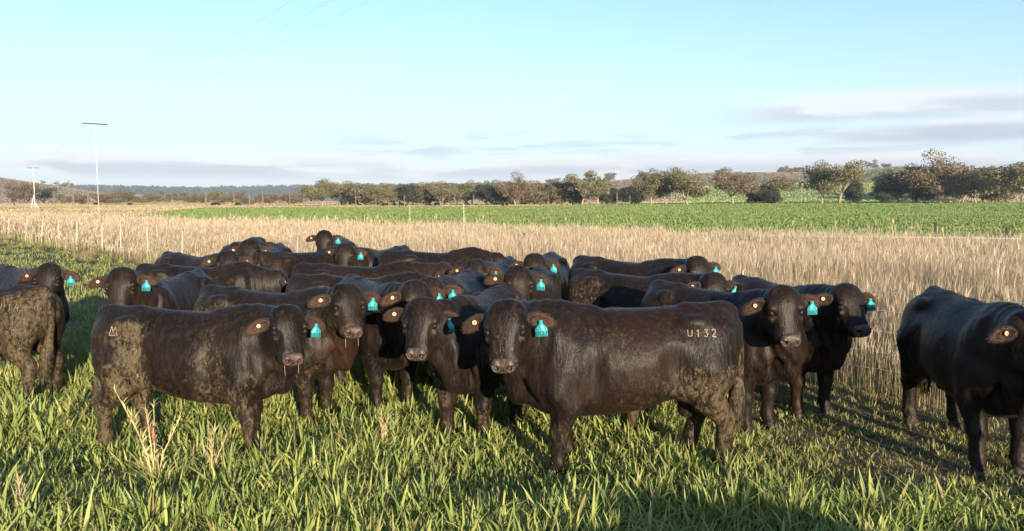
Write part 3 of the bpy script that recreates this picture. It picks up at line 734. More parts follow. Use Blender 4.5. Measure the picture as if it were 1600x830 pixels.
# ------------------------------------------------------------------ trees
def leaf_mat(name, c0, c1, rough=.6):
    n = NT(name); oi = n.n('ShaderNodeObjectInfo'); a = n.attr('tint', 'Fac')
    c = n.mix(a, c0, c1); c = n.mix(n.math('MULTIPLY', oi.outputs['Random'], .35), c, tuple(x * .55 for x in c1))
    d = n.bsdf(c, rough, .25); t = n.n('ShaderNodeBsdfTranslucent'); n.set(t.inputs[0], c); mx = n.n('ShaderNodeMixShader'); mx.inputs[0].default_value = .2
    n.nt.links.new(d, mx.inputs[1]); n.nt.links.new(t.outputs[0], mx.inputs[2]); return n.done(mx.outputs[0])
L_GUM = leaf_mat('gum_leaves', (.13, .12, .06), (.29, .25, .14))
L_DARK = leaf_mat('dark_leaves', (.035, .045, .036), (.090, .10, .068))
L_RED = leaf_mat('russet_gum_leaves', (.13, .10, .06), (.29, .215, .14))
L_BARE = leaf_mat('bare_twigs', (.26, .19, .13), (.42, .33, .23))
B_PALE = plain('pale_gum_bark', (.33, .27, .20), .8, .2, .3, 3)
B_DARK = plain('dark_bark', (.10, .075, .055), .85, .2, .3, 3)
B_RED = plain('orange_gum_bark', (.34, .20, .10), .8, .2, .3, 2)
def leaves(r, cen, rad, n, size, droop=.3, shell=.55):
    """n leaf sprays filling an uneven ellipsoid"""
    d = r.normal(size=(n, 3)); d /= np.linalg.norm(d, axis=1)[:, None]; q = r.uniform(shell ** 3, 1, n) ** (1 / 3)
    P = np.array(cen) + d * q[:, None] * np.array(rad); nn = d * .7 + r.normal(0, .6, (n, 3)); nn /= np.linalg.norm(nn, axis=1)[:, None]
    t = np.cross(nn, r.normal(size=(n, 3))); t /= np.linalg.norm(t, axis=1)[:, None]; b = np.cross(nn, t); s = size * r.uniform(.5, 1.3, n)[:, None]
    V = np.stack([P - t * s, P - b * s * .55, P + t * s - np.array([0, 0, 1]) * s * droop, P + b * s * .55], 1).reshape(-1, 3)
    return V, np.arange(4 * n).reshape(n, 4)
def tree_meshes(seed, H, kind):
    """returns trunk mesh, crown mesh for a tree of height H"""
    r = np.random.default_rng(seed); parts = []; clumps = []
    if kind in ('gum', 'open', 'dense', 'bush', 'big'):
        spread = {'gum': .38, 'open': .34, 'dense': .42, 'bush': .62, 'big': .50}[kind] * H
        fork = {'gum': .13, 'open': .22, 'dense': .06, 'bush': .05, 'big': .21}[kind] * H
        tr = H * .021; lean = r.normal(0, .04, 2) * H
        P = np.array([[0, 0, -.3], [lean[0] * .3, lean[1] * .3, fork * .5], [lean[0], lean[1], fork]]); v, f = tube(P, [tr * 1.35, tr, tr * .8], 8); parts.append((v, f, 0))
        nl = {'gum': 6, 'open': 6, 'dense': 7, 'bush': 6, 'big': 8}[kind]
        for k in range(nl):
            an = 2 * np.pi * (k + r.uniform(-.3, .3)) / nl; up = r.uniform(.30, .92); out = spread * r.uniform(.35, .95) * (1.15 - .7 * (up - .45))
            end = np.array([math.cos(an) * out, math.sin(an) * out, fork + (H - fork) * (up * .86)])
            st = P[-1]; mid = st * .5 + end * .5 + np.array([math.cos(an), math.sin(an), -.3]) * out * .12
            Q = np.array([st, st * .6 + mid * .4 + r.normal(0, .015 * H, 3), mid, (mid + end) / 2 + r.normal(0, .02 * H, 3), end]); v, f = tube(Q, [tr * .62, tr * .45, tr * .32, tr * .2, tr * .07], 6); parts.append((v, f, 0))
            for q in range({'gum': 7, 'open': 5, 'dense': 8, 'bush': 6, 'big': 8}[kind]):
                t = r.uniform(.05 if q % 2 else .5, 1.05); c = Q[2] * (1 - t) + end * t + r.normal(0, .075 * H, 3) * [1, 1, .8]; rr = H * r.uniform(.095, .160)
                if kind == 'open': rr *= .72
                clumps.append((c, (rr * 1.25, rr * 1.25, rr * .85)))
                v, f = tube(np.array([Q[2] * (1 - t * .8) + end * t * .8, c]), [tr * .12, tr * .04], 4, False); parts.append((v, f, 0))
        if kind in ('bush', 'dense'):
            for q in range(9): an = r.uniform(0, 6.3); clumps.append((np.array([math.cos(an) * spread * .5, math.sin(an) * spread * .5, H * r.uniform(.12, .35)]), (H * .13, H * .13, H * .1)))
        LV, LF, LT, n = [], [], [], 0
        N_ = {'gum': 150, 'open': 85, 'dense': 165, 'bush': 140, 'big': 140}[kind]
        for c, rad in clumps:
            rr = H * .022 * (1.0 if kind != 'big' else .85)
            v, f = leaves(r, c, rad, N_, rr, .4); LV.append(v); LF.append(f + n); LT.append(np.repeat(np.clip(r.random(N_) * .6 + r.random() * .5, 0, 1), 4)); n += len(v)
        LV = np.concatenate(LV); LF = np.concatenate(LF); LT = np.concatenate(LT)
    elif kind in ('poplar', 'dead'):
        P = [[0, 0, -.2], [.05, 0, H * .4], [0, .05, H * .9]]; tr = H * .016; v, f = tube(P, [tr * 1.3, tr, tr * .3], 6); parts.append((v, f, 0))
        tw = []
        for k in range(46 if kind == 'poplar' else 16):
            z = H * r.uniform(.12 if kind == 'poplar' else .35, .9); an = r.uniform(0, 6.3); L = H * (r.uniform(.10, .20) if kind == 'poplar' else r.uniform(.2, .42)) * (1.15 - z / H * .5); el = R(r.uniform(55, 75) if kind == 'poplar' else r.uniform(20, 65))
            e = np.array([math.cos(an) * math.cos(el), math.sin(an) * math.cos(el), math.sin(el)]) * L
            Q = np.array([[0, 0, z], np.array([0, 0, z]) + e * .55 + r.normal(0, .02 * L, 3), np.array([0, 0, z]) + e + r.normal(0, .06 * L, 3)])
            v, f = tube(Q, [tr * .45, tr * .25, tr * .08], 4, False); (tw if kind == 'poplar' else parts).append((v, f, 0))
        if kind == 'dead': tw.append(parts[-1])
        LV, LFs, _ = join(tw); n0 = len(LV); LT = r.random(n0)
        if kind == 'poplar':
            cs = [leaves(r, (0, 0, H * z), (H * .12 * (1.1 - z * .5), H * .12 * (1.1 - z * .5), H * .12), 70, H * .012, .1, .1) for z in np.linspace(.2, .92, 8)]
            for v, f in cs: LFs = LFs + [f + len(LV)]; LV = np.concatenate([LV, v]); LT = np.concatenate([LT, r.random(len(v))])
        LF = LFs
    V, F, m = join(parts)
    return V, F, LV, LF, LT
PROTO = {}
def tree(name, px, Y, H, kind, leaf, bark, label, group=None, seed=0, wide=1.0, rz=None, x=None):
    key = (kind, seed, leaf.name, bark.name)
    if key not in PROTO:
        V, F, LV, LF, LT = tree_meshes(seed * 13 + len(kind), 10.0, kind)
        PROTO[key] = (mesh_data('trunk', V, F, [bark], smooth=True), mesh_data('crown', LV, LF, [leaf], attrs={'tint': LT}))
    X = at(px, Y) if x is None else x
    root = empty(name, (X, Y, gh(X, Y) - .15), rng.uniform(0, 6.28) if rz is None else rz); s = H / 9.6; wide *= 1.18 if kind in ('gum', 'dense', 'big', 'open') else 1; root.scale = (s * wide, s * wide, s)
    tag(root, label, 'tree' if 'shrub' not in name else 'shrub', group)
    obj('trunk', PROTO[key][0], root); obj('crown', PROTO[key][1], root); return root
def hrow(Y, top, base=None):
    """height for a tree at distance Y whose top shows at picture row top"""
    return lambda X: crest(Y, top) - gh(X, Y)
def T(name, px, Y, top, kind, leaf, bark, label, group=None, seed=0, wide=1.0):
    X = at(px, Y); return tree(name, px, Y, max(.5, crest(Y, top) - gh(X, Y)), kind, leaf, bark, label, group, seed, wide)
GT, GD = 'gum trees along the far side of the crop', 'dark trees between the gums'
# right hand group, from the right edge inwards
T('gum_tree', 1612, 250, 228, 'big', L_GUM, B_PALE, 'tall gum cut off by the right edge of the view', GT, 1, 1.1)
T('gum_tree', 1572, 292, 262, 'gum', L_DARK, B_DARK, 'dark leafy tree just left of the gum at the right edge', GD, 2)
T('gum_tree', 1524, 285, 252, 'gum', L_GUM, B_PALE, 'olive gum second in from the right edge group', GT, 3, 1.15)
T('gum_tree', 1550, 305, 264, 'dense', L_GUM, B_PALE, 'low rounded gum squeezed between two taller gums near the right edge', GT, 4, .9)
T('red_gum_tree', 1470, 270, 237, 'big', L_RED, B_RED, 'tallest gum of the right group, glowing orange trunk', GT, 5, .95)
T('gum_tree', 1503, 300, 258, 'open', L_GUM, B_PALE, 'thin gum just right of the tree with the orange trunk', GT, 6)
T('gum_tree', 1430, 285, 256, 'gum', L_DARK, B_DARK, 'dark gum just left of the tree with the orange trunk', GD, 7, 1.1)
T('gum_tree', 1405, 290, 262, 'gum', L_GUM, B_PALE, 'olive gum with pale forked trunk on the left side of the right group', GT, 8, 1.15)
T('gum_tree', 1378, 296, 275, 'open', L_GUM, B_PALE, 'lower gum at the left end of the right group', GT, 3)
T('shrub', 1383, 280, 297, 'bush', L_DARK, B_DARK, 'low round dark shrub at the foot of the right gum group', None, 9, 1.35)
T('gum_tree', 1311, 275, 250, 'big', L_GUM, B_PALE, 'broad many lobed gum with shaded left side, standing right of the bare dead tree', GT, 10, .92)
T('gum_tree', 1284, 288, 252, 'gum', L_GUM, B_PALE, 'gum whose crown joins the broad lobed gum on its left', GT, 2, .9)
T('gum_tree', 1333, 280, 272, 'dense', L_DARK, B_DARK, 'dark slender tree against the right side of the broad lobed gum', GD, 4, .7)
T('dead_tree', 1252, 268, 290, 'dead', L_BARE, B_PALE, 'bare white dead tree standing alone before the green slope', None, 1, .8)
T('gum_tree', 1214, 288, 271, 'gum', L_GUM, B_PALE, 'olive gum left of the white dead tree', GT, 7, 1.2)
T('gum_tree', 1202, 280, 290, 'dense', L_DARK, B_DARK, 'low dark tree in front of the olive gum, left of the dead tree', GD, 6, 1.15)
T('gum_tree', 1180, 286, 283, 'dense', L_DARK, B_DARK, 'dark tree just right of the russet gum', GD, 11, .95)
T('russet_gum_tree', 1146, 272, 259, 'big', L_RED, B_PALE, 'russet crowned gum standing alone with a pale trunk', GT, 12, .95)
T('gum_tree', 1075, 272, 263, 'gum', L_GUM, B_PALE, 'gum with a clear bare trunk over its long shadow', GT, 8, 1.05)
T('gum_tree', 1041, 280, 262, 'big', L_GUM, B_PALE, 'rounded olive gum, right half of a joined pair', GT, 10, .9)
T('gum_tree', 1018, 284, 263, 'big', L_GUM, B_PALE, 'rounded olive gum, left half of a joined pair', GT, 1, .9)
T('gum_tree', 986, 286, 287, 'dense', L_DARK, B_DARK, 'dark blue green tree in front of the mid gums', GD, 9, 1.2)
T('gum_tree', 948, 290, 284, 'dense', L_DARK, B_DARK, 'dark tree beside two pale bare limbed gums', GD, 4, .9)
T('gum_tree', 934, 283, 266, 'open', L_GUM, B_PALE, 'pale limbed sparse gum, right one of two', GT, 3, 1.1)
T('gum_tree', 909, 283, 270, 'open', L_GUM, B_PALE, 'pale limbed sparse gum, left one of two', GT, 6, 1.1)
T('gum_tree', 892, 296, 277, 'gum', L_GUM, B_PALE, 'gum behind the two sparse pale limbed ones', GT, 2, 1.0)
T('gum_tree', 806, 285, 270, 'big', L_RED, B_PALE, 'big russet and olive gum left of centre of the tree line', GT, 5, .9)
T('gum_tree', 776, 292, 284, 'dense', L_DARK, B_DARK, 'dark tree at the left foot of the big gum near the centre', GD, 7, .9)
T('gum_tree', 504, 262, 277, 'big', L_GUM, B_PALE, 'tall pale gum standing clear of the low scrub, right one of a pair', GT, 12, .95)
T('gum_tree', 487, 268, 281, 'open', L_GUM, B_PALE, 'tall pale gum standing clear of the low scrub, left one of a pair', GT, 3, 1.25)
T('gum_tree', 24, 300, 284, 'open', L_RED, B_DARK, 'bare looking brown tree left of the white pole', None, 6, 1.0)
T('gum_tree', 40, 520, 284, 'gum', L_RED, B_DARK, 'brown round tree on the slope behind the white pole', None, 8, 1.3)
T('gum_tree', 69, 560, 290, 'gum', L_DARK, B_DARK, 'dark tree on the slope just right of the white pole', None, 2, 1.4)
T('gum_tree', 1362, 1120, 250, 'open', L_RED, B_DARK, 'small tree on the bare crest, left one of two on the knoll', 'trees on the ridge', 3, 1.1)
T('gum_tree', 1383, 1120, 254, 'gum', L_RED, B_DARK, 'small tree on the bare crest, right one of two on the knoll', 'trees on the ridge', 7, 1.0)
for px, top, l in ((1221, 259, 'leftmost of three small trees standing on the ridge'), (1236, 261, 'middle one of three small trees standing on the ridge'), (1247, 260, 'rightmost of three small trees standing on the ridge'), (1120, 265, 'single tiny tree on the ridge left of the three'), (952, 268, 'small tree on the falling ridge above the pale limbed gums'), (1003, 266, 'small tree on the ridge behind the joined pair of gums'), (865, 276, 'tiny lone tree on the low end of the ridge')):
    T('gum_tree', px, 1120, top, 'gum', L_RED, B_DARK, l, 'trees on the ridge', 2 + px % 5, 1.1)
# belt of middling trees behind: each one a tree; nothing tells them apart one by one except where they stand
r_ = np.random.default_rng(21)
belt = [(px, 320 + r_.uniform(-25, 60), r_.uniform(279, 294), 0) for px in np.arange(535, 900, 12.5)]
belt += [(px, 480 + r_.uniform(-40, 60), r_.uniform(281, 293), 1) for px in np.arange(560, 1010, 24)]
belt += [(px, 820 + r_.uniform(-60, 60), r_.uniform(276, 284), 2) for px in np.arange(1095, 1360, 17)]
belt += [(px, 360 + r_.uniform(-25, 50), r_.uniform(262, 280), 3) for px in np.arange(1395, 1610, 17)]
belt += [(px, 380 + r_.uniform(-40, 60), r_.uniform(296, 304), 4) for px in np.arange(100, 480, 16)]
belt += [(px, 1150 + r_.uniform(-60, 60), r_.uniform(280, 289), 5) for px in np.arange(-30, 110, 9)]
BL = {0: ('mid sized gum in the mixed tree belt left of centre', 'trees of the mixed belt'), 1: ('gum in the second row behind the mixed belt', 'trees of the second row'), 2: ('brown scrubby tree scattered on the hillside below the right ridge', 'trees on the hillside'),
      3: ('gum in the shade behind the right hand tree group', 'trees behind the right group'), 4: ('low brown tree along the far edge of the left plain', 'low trees of the left plain'), 5: ('small brown tree on the hill at the far left', 'trees on the far left hill')}
ORD = ['first', 'second', 'third', 'fourth', 'fifth', 'sixth', 'seventh', 'eighth', 'ninth', 'tenth', 'eleventh', 'twelfth', 'thirteenth', 'fourteenth', 'fifteenth', 'sixteenth', 'seventeenth', 'eighteenth', 'nineteenth', 'twentieth', 'twenty first', 'twenty second', 'twenty third', 'twenty fourth', 'twenty fifth', 'twenty sixth', 'twenty seventh', 'twenty eighth', 'twenty ninth', 'thirtieth']
cnt = {}
for i, (px, Y, top, k) in enumerate(belt):
    cnt[k] = cnt.get(k, -1) + 1
    px += r_.uniform(-5, 5); leaf = (L_GUM, L_RED, L_GUM, L_DARK)[int(r_.integers(0, 4))] if k in (0, 1, 3) else (L_RED, L_GUM)[int(r_.integers(0, 2))]
    T('gum_tree', px, Y, top, ('gum', 'dense', 'gum', 'open')[int(r_.integers(0, 4))], leaf, B_PALE if leaf is not L_DARK else B_DARK, BL[k][0] + ', ' + ORD[cnt[k]] + ' from the left', BL[k][1], int(r_.integers(1, 5)), r_.uniform(1.0, 1.5))
for i, (px, Y, top) in enumerate(((85, 235, 297), (115, 240, 297), (138, 238, 299), (322, 240, 300), (366, 236, 301), (390, 240, 302), (411, 238, 303), (453, 238, 303), (475, 240, 303), (556, 240, 305), (632, 240, 305), (711, 240, 303), (740, 238, 303), (857, 240, 305), (964, 238, 300), (984, 242, 305), (1048, 236, 301))):
    T('bare_poplar', px, Y, top, 'poplar', L_BARE, B_PALE, 'thin leafless poplar with pale twigs, ' + ORD[i] + ' from the left along the crop edge', 'leafless poplars along the crop edge', 1 + px % 2, .9)
# the wooded range on the skyline reads as one dark blue mass
def far_wood():
    r = np.random.default_rng(5); Vs, Fs, Ts, n = [], [], [], 0
    for i in range(1500):
        a = r.uniform(-.78, .25); d = r.uniform(3000, 3800); Y = d / math.hypot(1, a); X = a * Y; s = r.uniform(9, 16)
        v, f = leaves(r, (X, Y, gh(X, Y) + s * .5), (s * 1.2, s * 1.2, s * .7), 40, s * .32, .3); Vs.append(v); Fs.append(f + n); Ts.append(np.full(len(v), r.random())); n += len(v)
    o = obj('distant_woodland', mesh_data('distant_woodland', np.concatenate(Vs), np.concatenate(Fs), [L_DARK], attrs={'tint': np.concatenate(Ts)})); tag(o, 'dark blue wooded range along the skyline at left', 'woodland', kind='stuff')
far_wood()

# ------------------------------------------------------------------ poles, wires, fences
M_POLE = plain('weathered_pole', (.78, .76, .72), .8, .2, .15, 4)
M_WOOD = plain('old_post_wood', (.075, .055, .04), .9, .1, .4, 20)
M_WHITE = plain('white_post_paint', (.60, .54, .43), .7, .3, .15, 12)
M_WIRE = plain('galvanised_wire', (.42, .41, .40), .5, .5, .2, 40)
P1, P2, P3 = (at(155, 80), 80.0), (at(55, 185), 185.0), (-43 + 72 * 1.15, 80 - 105 * 1.15)
def line_pole(x, y, H, brace, thick, label):
    root = empty('power_pole', (x, y, gh(x, y)), math.atan2(105, -72) - math.pi / 2); tag(root, label, 'power pole')
    v, f = tube([[0, 0, -.5], [0, 0, H * .5], [0, 0, H]], [.075 * thick, .07 * thick, .055 * thick], 10); obj('pole', mesh_data('pole', v, f, [M_POLE], smooth=True), root)
    v, f = tube([[-1.15, 0, H - .15], [1.15, 0, H - .15]], [.06, .06], 6); obj('crossarm', mesh_data('crossarm', v, f, [M_WOOD]), root)
    for k in (-1.05, 0, 1.05):
        v, f = tube([[k, 0, H - .12], [k, 0, H + .02], [k, 0, H + .10]], [.03, .055, .03], 8); obj('insulator', mesh_data('insulator', v, f, [M_WIRE]), root)
    if brace:
        for s in (-1, 1):
            v, f = tube([[s * 1.0, -2.2 if s < 0 else .6, -.3], [0, 0, 4.0 if s < 0 else 1.6]], [.09, .07], 6); obj('brace', mesh_data('brace', v, f, [M_POLE]), root)
    return root
line_pole(*P1, 10.05, False, .32, 'near pale power pole whose crossarm stands high against the sky')
line_pole(*P2, 10.0, True, 1.0, 'far white power pole with slanting braces at the left')
pd = np.array([-105, -72.]) / 127.3
for k in (-1.05, 0, 1.05):
    pts = []
    for (A, B, sag) in ((P2, P1, 1.4), (P1, P3, 1.5)):
        for t in np.linspace(0, 1, 24):
            x = A[0] + (B[0] - A[0]) * t; y = A[1] + (B[1] - A[1]) * t; pts.append([x - pd[0] * k * -1, y - pd[1] * k * -1, 10.12 - sag * 4 * t * (1 - t) + (gh(*A) * (1 - t) + gh(*B) * t)])
    v, f = tube(pts, [.0036] * len(pts), 4, False); o = obj('power_line', mesh_data('power_line', v, f, [M_WIRE]))
    tag(o, {-1.05: 'left strand of the overhead wires', 0: 'middle strand of the overhead wires', 1.05: 'right strand of the overhead wires'}[k] + ' crossing the sky at upper left', 'power line', 'overhead wires between the poles')
# wire fence: runs from the right foreground behind the herd to the far left
def fence():
    root = empty('wire_fence', (FENCE(20), 20, 0)); tag(root, 'wire fence with thin white posts running behind the cattle along the dry grass', 'fence')
    ox, oy = FENCE(20), 20.0; r = np.random.default_rng(4); posts = []
    y = 5.2
    px_list = [(284, 22.5), (232, 24.7), (190, 26.8), (158, 28.4), (124, 31), (100, 33), (80, 35.5), (63, 38), (47, 41), (33, 44), (19, 47.5), (4, 51.5)]
    ys = [6.1, 9.1, 11.8, 14.5, 17.3, 20.0] + [q[1] for q in px_list] + [56, 61, 67]
    for y in ys:
        x = FENCE(y); h = 1.12 + r.uniform(-.05, .05); lx = r.uniform(-.03, .06) + (.10 if y > 34 else 0); g = gh(x, y); white = y > 20
        w = .014 if white else .012; th = np.linspace(0, 2 * np.pi, 7)[:-1]
        v, f = tube([[x - ox, y - oy, g - .2], [x - ox + lx * .5, y - oy, g + h * .5], [x - ox + lx, y - oy, g + h]], [w * 1.2, w * 1.1, w], 6); posts.append((x + lx, y, g + h))
        obj('post', mesh_data('post', v, f, [M_WHITE if white else M_WIRE]), root)
    for hz in (1.02, .82, .60, .38, .2):
        P = []
        for (a, b) in zip(posts[:-1], posts[1:]):
            for t in np.linspace(0, 1, 5)[:-1]: P.append([a[0] * (1 - t) + b[0] * t - ox, a[1] * (1 - t) + b[1] * t - oy, (a[2] - 1.12) * (1 - t) + (b[2] - 1.12) * t + hz - .05 * t * (1 - t) * 1.2])
        v, f = tube(P, [.0030] * len(P), 4, False); obj('wire', mesh_data('wire', v, f, [M_WIRE]), root)
fence()
def post(px, Y, h, lean, label, mat=M_WOOD, w=.055):
    X = at(px, Y); v, f = tube([[0, 0, -.3], [lean * .5, 0, h * .5], [lean, 0, h]], [w, w * .95, w * .9], 7); o = obj('fence_post', mesh_data('fence_post', v, f, [mat])); o.location = (X, Y, gh(X, Y))
    tag(o, label, 'post', 'old posts on the edge of the crop')
post(1369, 27.5, 1.12, -.08, 'dark wooden post in the grass edge, leftmost of three at right')
post(1464, 27.0, 1.25, -.10, 'dark leaning wooden post in the grass edge, middle one of three at right')
post(1573, 27.0, 1.08, -.05, 'dark short wooden post in the grass edge near the right border')
post(641, 34.0, 1.85, 0, 'thin pale stake rising from the grass at the crop edge, left of centre', M_WHITE, .012)
post(725, 33.0, 1.9, 0, 'thin pale stake rising from the grass at the crop edge near the centre', M_WHITE, .014)
# irrigation pipe lying in the grass on the right, another on the left
for a0, a1, y0, y1, z, l in ((1140, 1640, 25.5, 23.0, .86, 'pale irrigation pipe lying along the top of the dry grass at right'), (515, 585, 31.5, 30.5, .75, 'short pale irrigation pipe lying in the dry grass left of centre')):
    pts = [[at(a0 + (a1 - a0) * t, y0 + (y1 - y0) * t), y0 + (y1 - y0) * t, z] for t in np.linspace(0, 1, 8)]; v, f = tube(pts, [.02] * 8, 8); tag(obj('irrigation_pipe', mesh_data('irrigation_pipe', v, f, [plain('pipe_paint', (.6, .5, .47), .5, .4, .1)], smooth=True)), l, 'pipe')

# ------------------------------------------------------------------ far cattle
def far_cow():
    f = Field((-1.2, -.4, -.02), (1.4, .4, 1.5), .04)
    f.loft(TORSO, .03); 
    for sg in (-1, 1):
        for x, k in ((.46, 0), (-.66, 0)): f.cone((x, sg * .17, .8), (x, sg * .17, .0), .10, .05, .05)
    f.cone((.6, 0, .95), (1.0, 0, .45), .18, .12, .08); f.cone((1.0, 0, .45), (1.15, 0, .12), .12, .08, .05)
    V, Q = f.mesh(1); return mesh_data('far_cow', V, Q, [M_COAT], smooth=True, attrs={'mud': np.zeros(len(V)), 'brown': np.zeros(len(V))})
FC = far_cow()
for px, Y, rz, l in ((150, 330, 10, 'tiny black cow grazing on the far left plain, first from the left'), (203, 330, 0, 'tiny black cow grazing on the far left plain, second from the left'), (334, 300, 180, 'tiny black cow, left one of a grazing pair by a leafless poplar'), (340, 300, 5, 'tiny black cow, right one of a grazing pair by a leafless poplar'), (372, 290, 180, 'tiny black cow alone right of the grazing pair'),
                     (602, 255, 200, 'tiny black cow in front of the scrub belt, leftmost of the middle scatter'), (628, 250, 0, 'tiny black cow nearest the crop left of centre'), (617, 280, 90, 'tiny black cow close under the scrub trees left of centre'), (669, 265, 20, 'tiny black cow under the trees, left one of two close together'), (683, 260, 160, 'tiny black cow under the trees, right one of two close together'), (728, 270, 10, 'tiny black cow walking below the belt of trees'), (786, 250, 90, 'tiny cow standing at the crop edge left of the big russet gum'), (792, 250, 75, 'tiny dark cow at the crop edge, right beside another by the russet gum')):
    o = obj('grazing_cow', FC); X = at(px, Y); o.location = (X, Y, gh(X, Y)); o.rotation_euler = (0, 0, R(rz)); o.scale = (1.15,) * 3; tag(o, l, 'cow', 'cattle grazing far off')

def haze():
    b = bpy.data.meshes.new('haze'); x, y0, y1, z0, z1 = 5700, -5700, 5700, -20, 160
    z0 = float(min(v.co.z for v in bpy.data.objects['ground'].data.vertices)) - 1
    z1 = max(float(max(v.co.z for v in bpy.data.objects['ground'].data.vertices)) + 22, 60)
    v = [(sx * x, sy, sz) for sx in (-1, 1) for sy in (y0, y1) for sz in (z0, z1)]
    b.from_pydata(v, [], [(0, 1, 3, 2), (4, 6, 7, 5), (0, 4, 5, 1), (2, 3, 7, 6), (0, 2, 6, 4), (1, 5, 7, 3)])
    n = NT('haze_air'); p = n.n('ShaderNodeVolumePrincipled'); p.inputs['Color'].default_value = (.72, .84, 1, 1); p.inputs['Density'].default_value = HAZE; p.inputs['Anisotropy'].default_value = 0.0
    n.nt.links.new(p.outputs[0], n.out.inputs['Volume']); b.materials.append(n.m); tag(obj('haze', b), 'thin bluish haze over the far hills', 'haze', kind='stuff')
HAZE = .00012
haze()
# ------------------------------------------------------------------ grass
def blade_mat(name, trans=.35, rough=.55, spec=.35):
    n = NT(name); c = n.attr('tint'); d = n.bsdf(c, rough, spec); t = n.n('ShaderNodeBsdfTranslucent'); n.set(t.inputs[0], n.mix(.5, c, (.30, .34, .05), 'MIX')); mx = n.n('ShaderNodeMixShader'); mx.inputs[0].default_value = trans
    n.nt.links.new(d, mx.inputs[1]); n.nt.links.new(t.outputs[0], mx.inputs[2]); return n.done(mx.outputs[0])
M_BLADE = blade_mat('green_blades', .16); M_DRY = blade_mat('dry_stalks', .15, .75, .15)
def blades(P, h, w, lean, az, seg, c0, c1, curl=1.0, r=rng):
    """P (n,3) roots, h height, w width, lean 0..1, az direction; colours root c0 to tip c1 (n,3)"""
    n = len(P); k = seg + 1; t = np.linspace(0, 1, k); d = np.stack([np.cos(az), np.sin(az), 0 * az], 1)
    side_a = az + np.pi / 2 + r.normal(0, .7, n); sd_ = np.stack([np.cos(side_a), np.sin(side_a), 0 * az], 1)
    out = (lean * h)[:, None] * (t[None] ** (1 + curl)); up = h[:, None] * (t[None] - .5 * (lean[:, None] ** 2) * t[None] ** (2.2 + curl))
    Cn = P[:, None] + d[:, None] * out[..., None]; Cn[..., 2] += up
    ww = (w[:, None] * (1 - t[None] ** 2.2) * (.6 + .4 * np.minimum(1, t[None] * 4)))[:, :-1]
    L = Cn[:, :-1] - sd_[:, None] * ww[..., None] / 2; Rr = Cn[:, :-1] + sd_[:, None] * ww[..., None] / 2
    V = np.concatenate([L, Rr, Cn[:, -1:]], 1); nv = 2 * seg + 1; b = np.arange(n)[:, None] * nv; i = np.arange(seg - 1)[None]
    Q = np.stack([b + i, b + seg + i, b + seg + i + 1, b + i + 1], -1).reshape(-1, 4) if seg > 1 else np.zeros((0, 4), int)
    Tt = np.stack([b[:, 0] + seg - 1, b[:, 0] + 2 * seg - 1, b[:, 0] + 2 * seg], 1)
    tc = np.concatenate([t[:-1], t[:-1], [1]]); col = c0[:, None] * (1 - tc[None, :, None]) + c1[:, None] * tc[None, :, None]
    return V.reshape(-1, 3), Q, Tt, col.reshape(-1, 3)
class Sward:
    def __init__(s): s.V, s.Q, s.T, s.c, s.n = [], [], [], [], 0
    def add(s, V, Q, T_, c):
        s.V.append(V); s.Q.append(Q + s.n); s.T.append(T_ + s.n); s.c.append(c); s.n += len(V)
    def build(s, name, mat, label, cat):
        o = obj(name, mesh_data(name, np.concatenate(s.V), [np.concatenate(s.Q), np.concatenate(s.T)], [mat], smooth=False, attrs={'tint': np.concatenate(s.c)})); tag(o, label, cat, kind='stuff'); return o
def scatter(n, y0, y1, p, amax=.80, r=rng):
    """points whose density per square metre falls as 1/Y^p"""
    e = 2 - p; u = r.random(n)
    Y = (y0 ** e + u * (y1 ** e - y0 ** e)) ** (1 / e) if abs(e) > 1e-6 else y0 * (y1 / y0) ** u
    a = r.uniform(-amax, amax, n); return np.stack([a * Y, Y], 1)
def clump(P, r, per, spread):
    Q = np.repeat(P, per, 0); return Q + r.normal(0, spread, Q.shape)
def N2(P, s, k=0, o=3): return fbm(np.c_[P / s, np.full(len(P), k * 1.7)], k, o)
def zcol(P): return np.c_[P, height(P[:, 0], P[:, 1])]
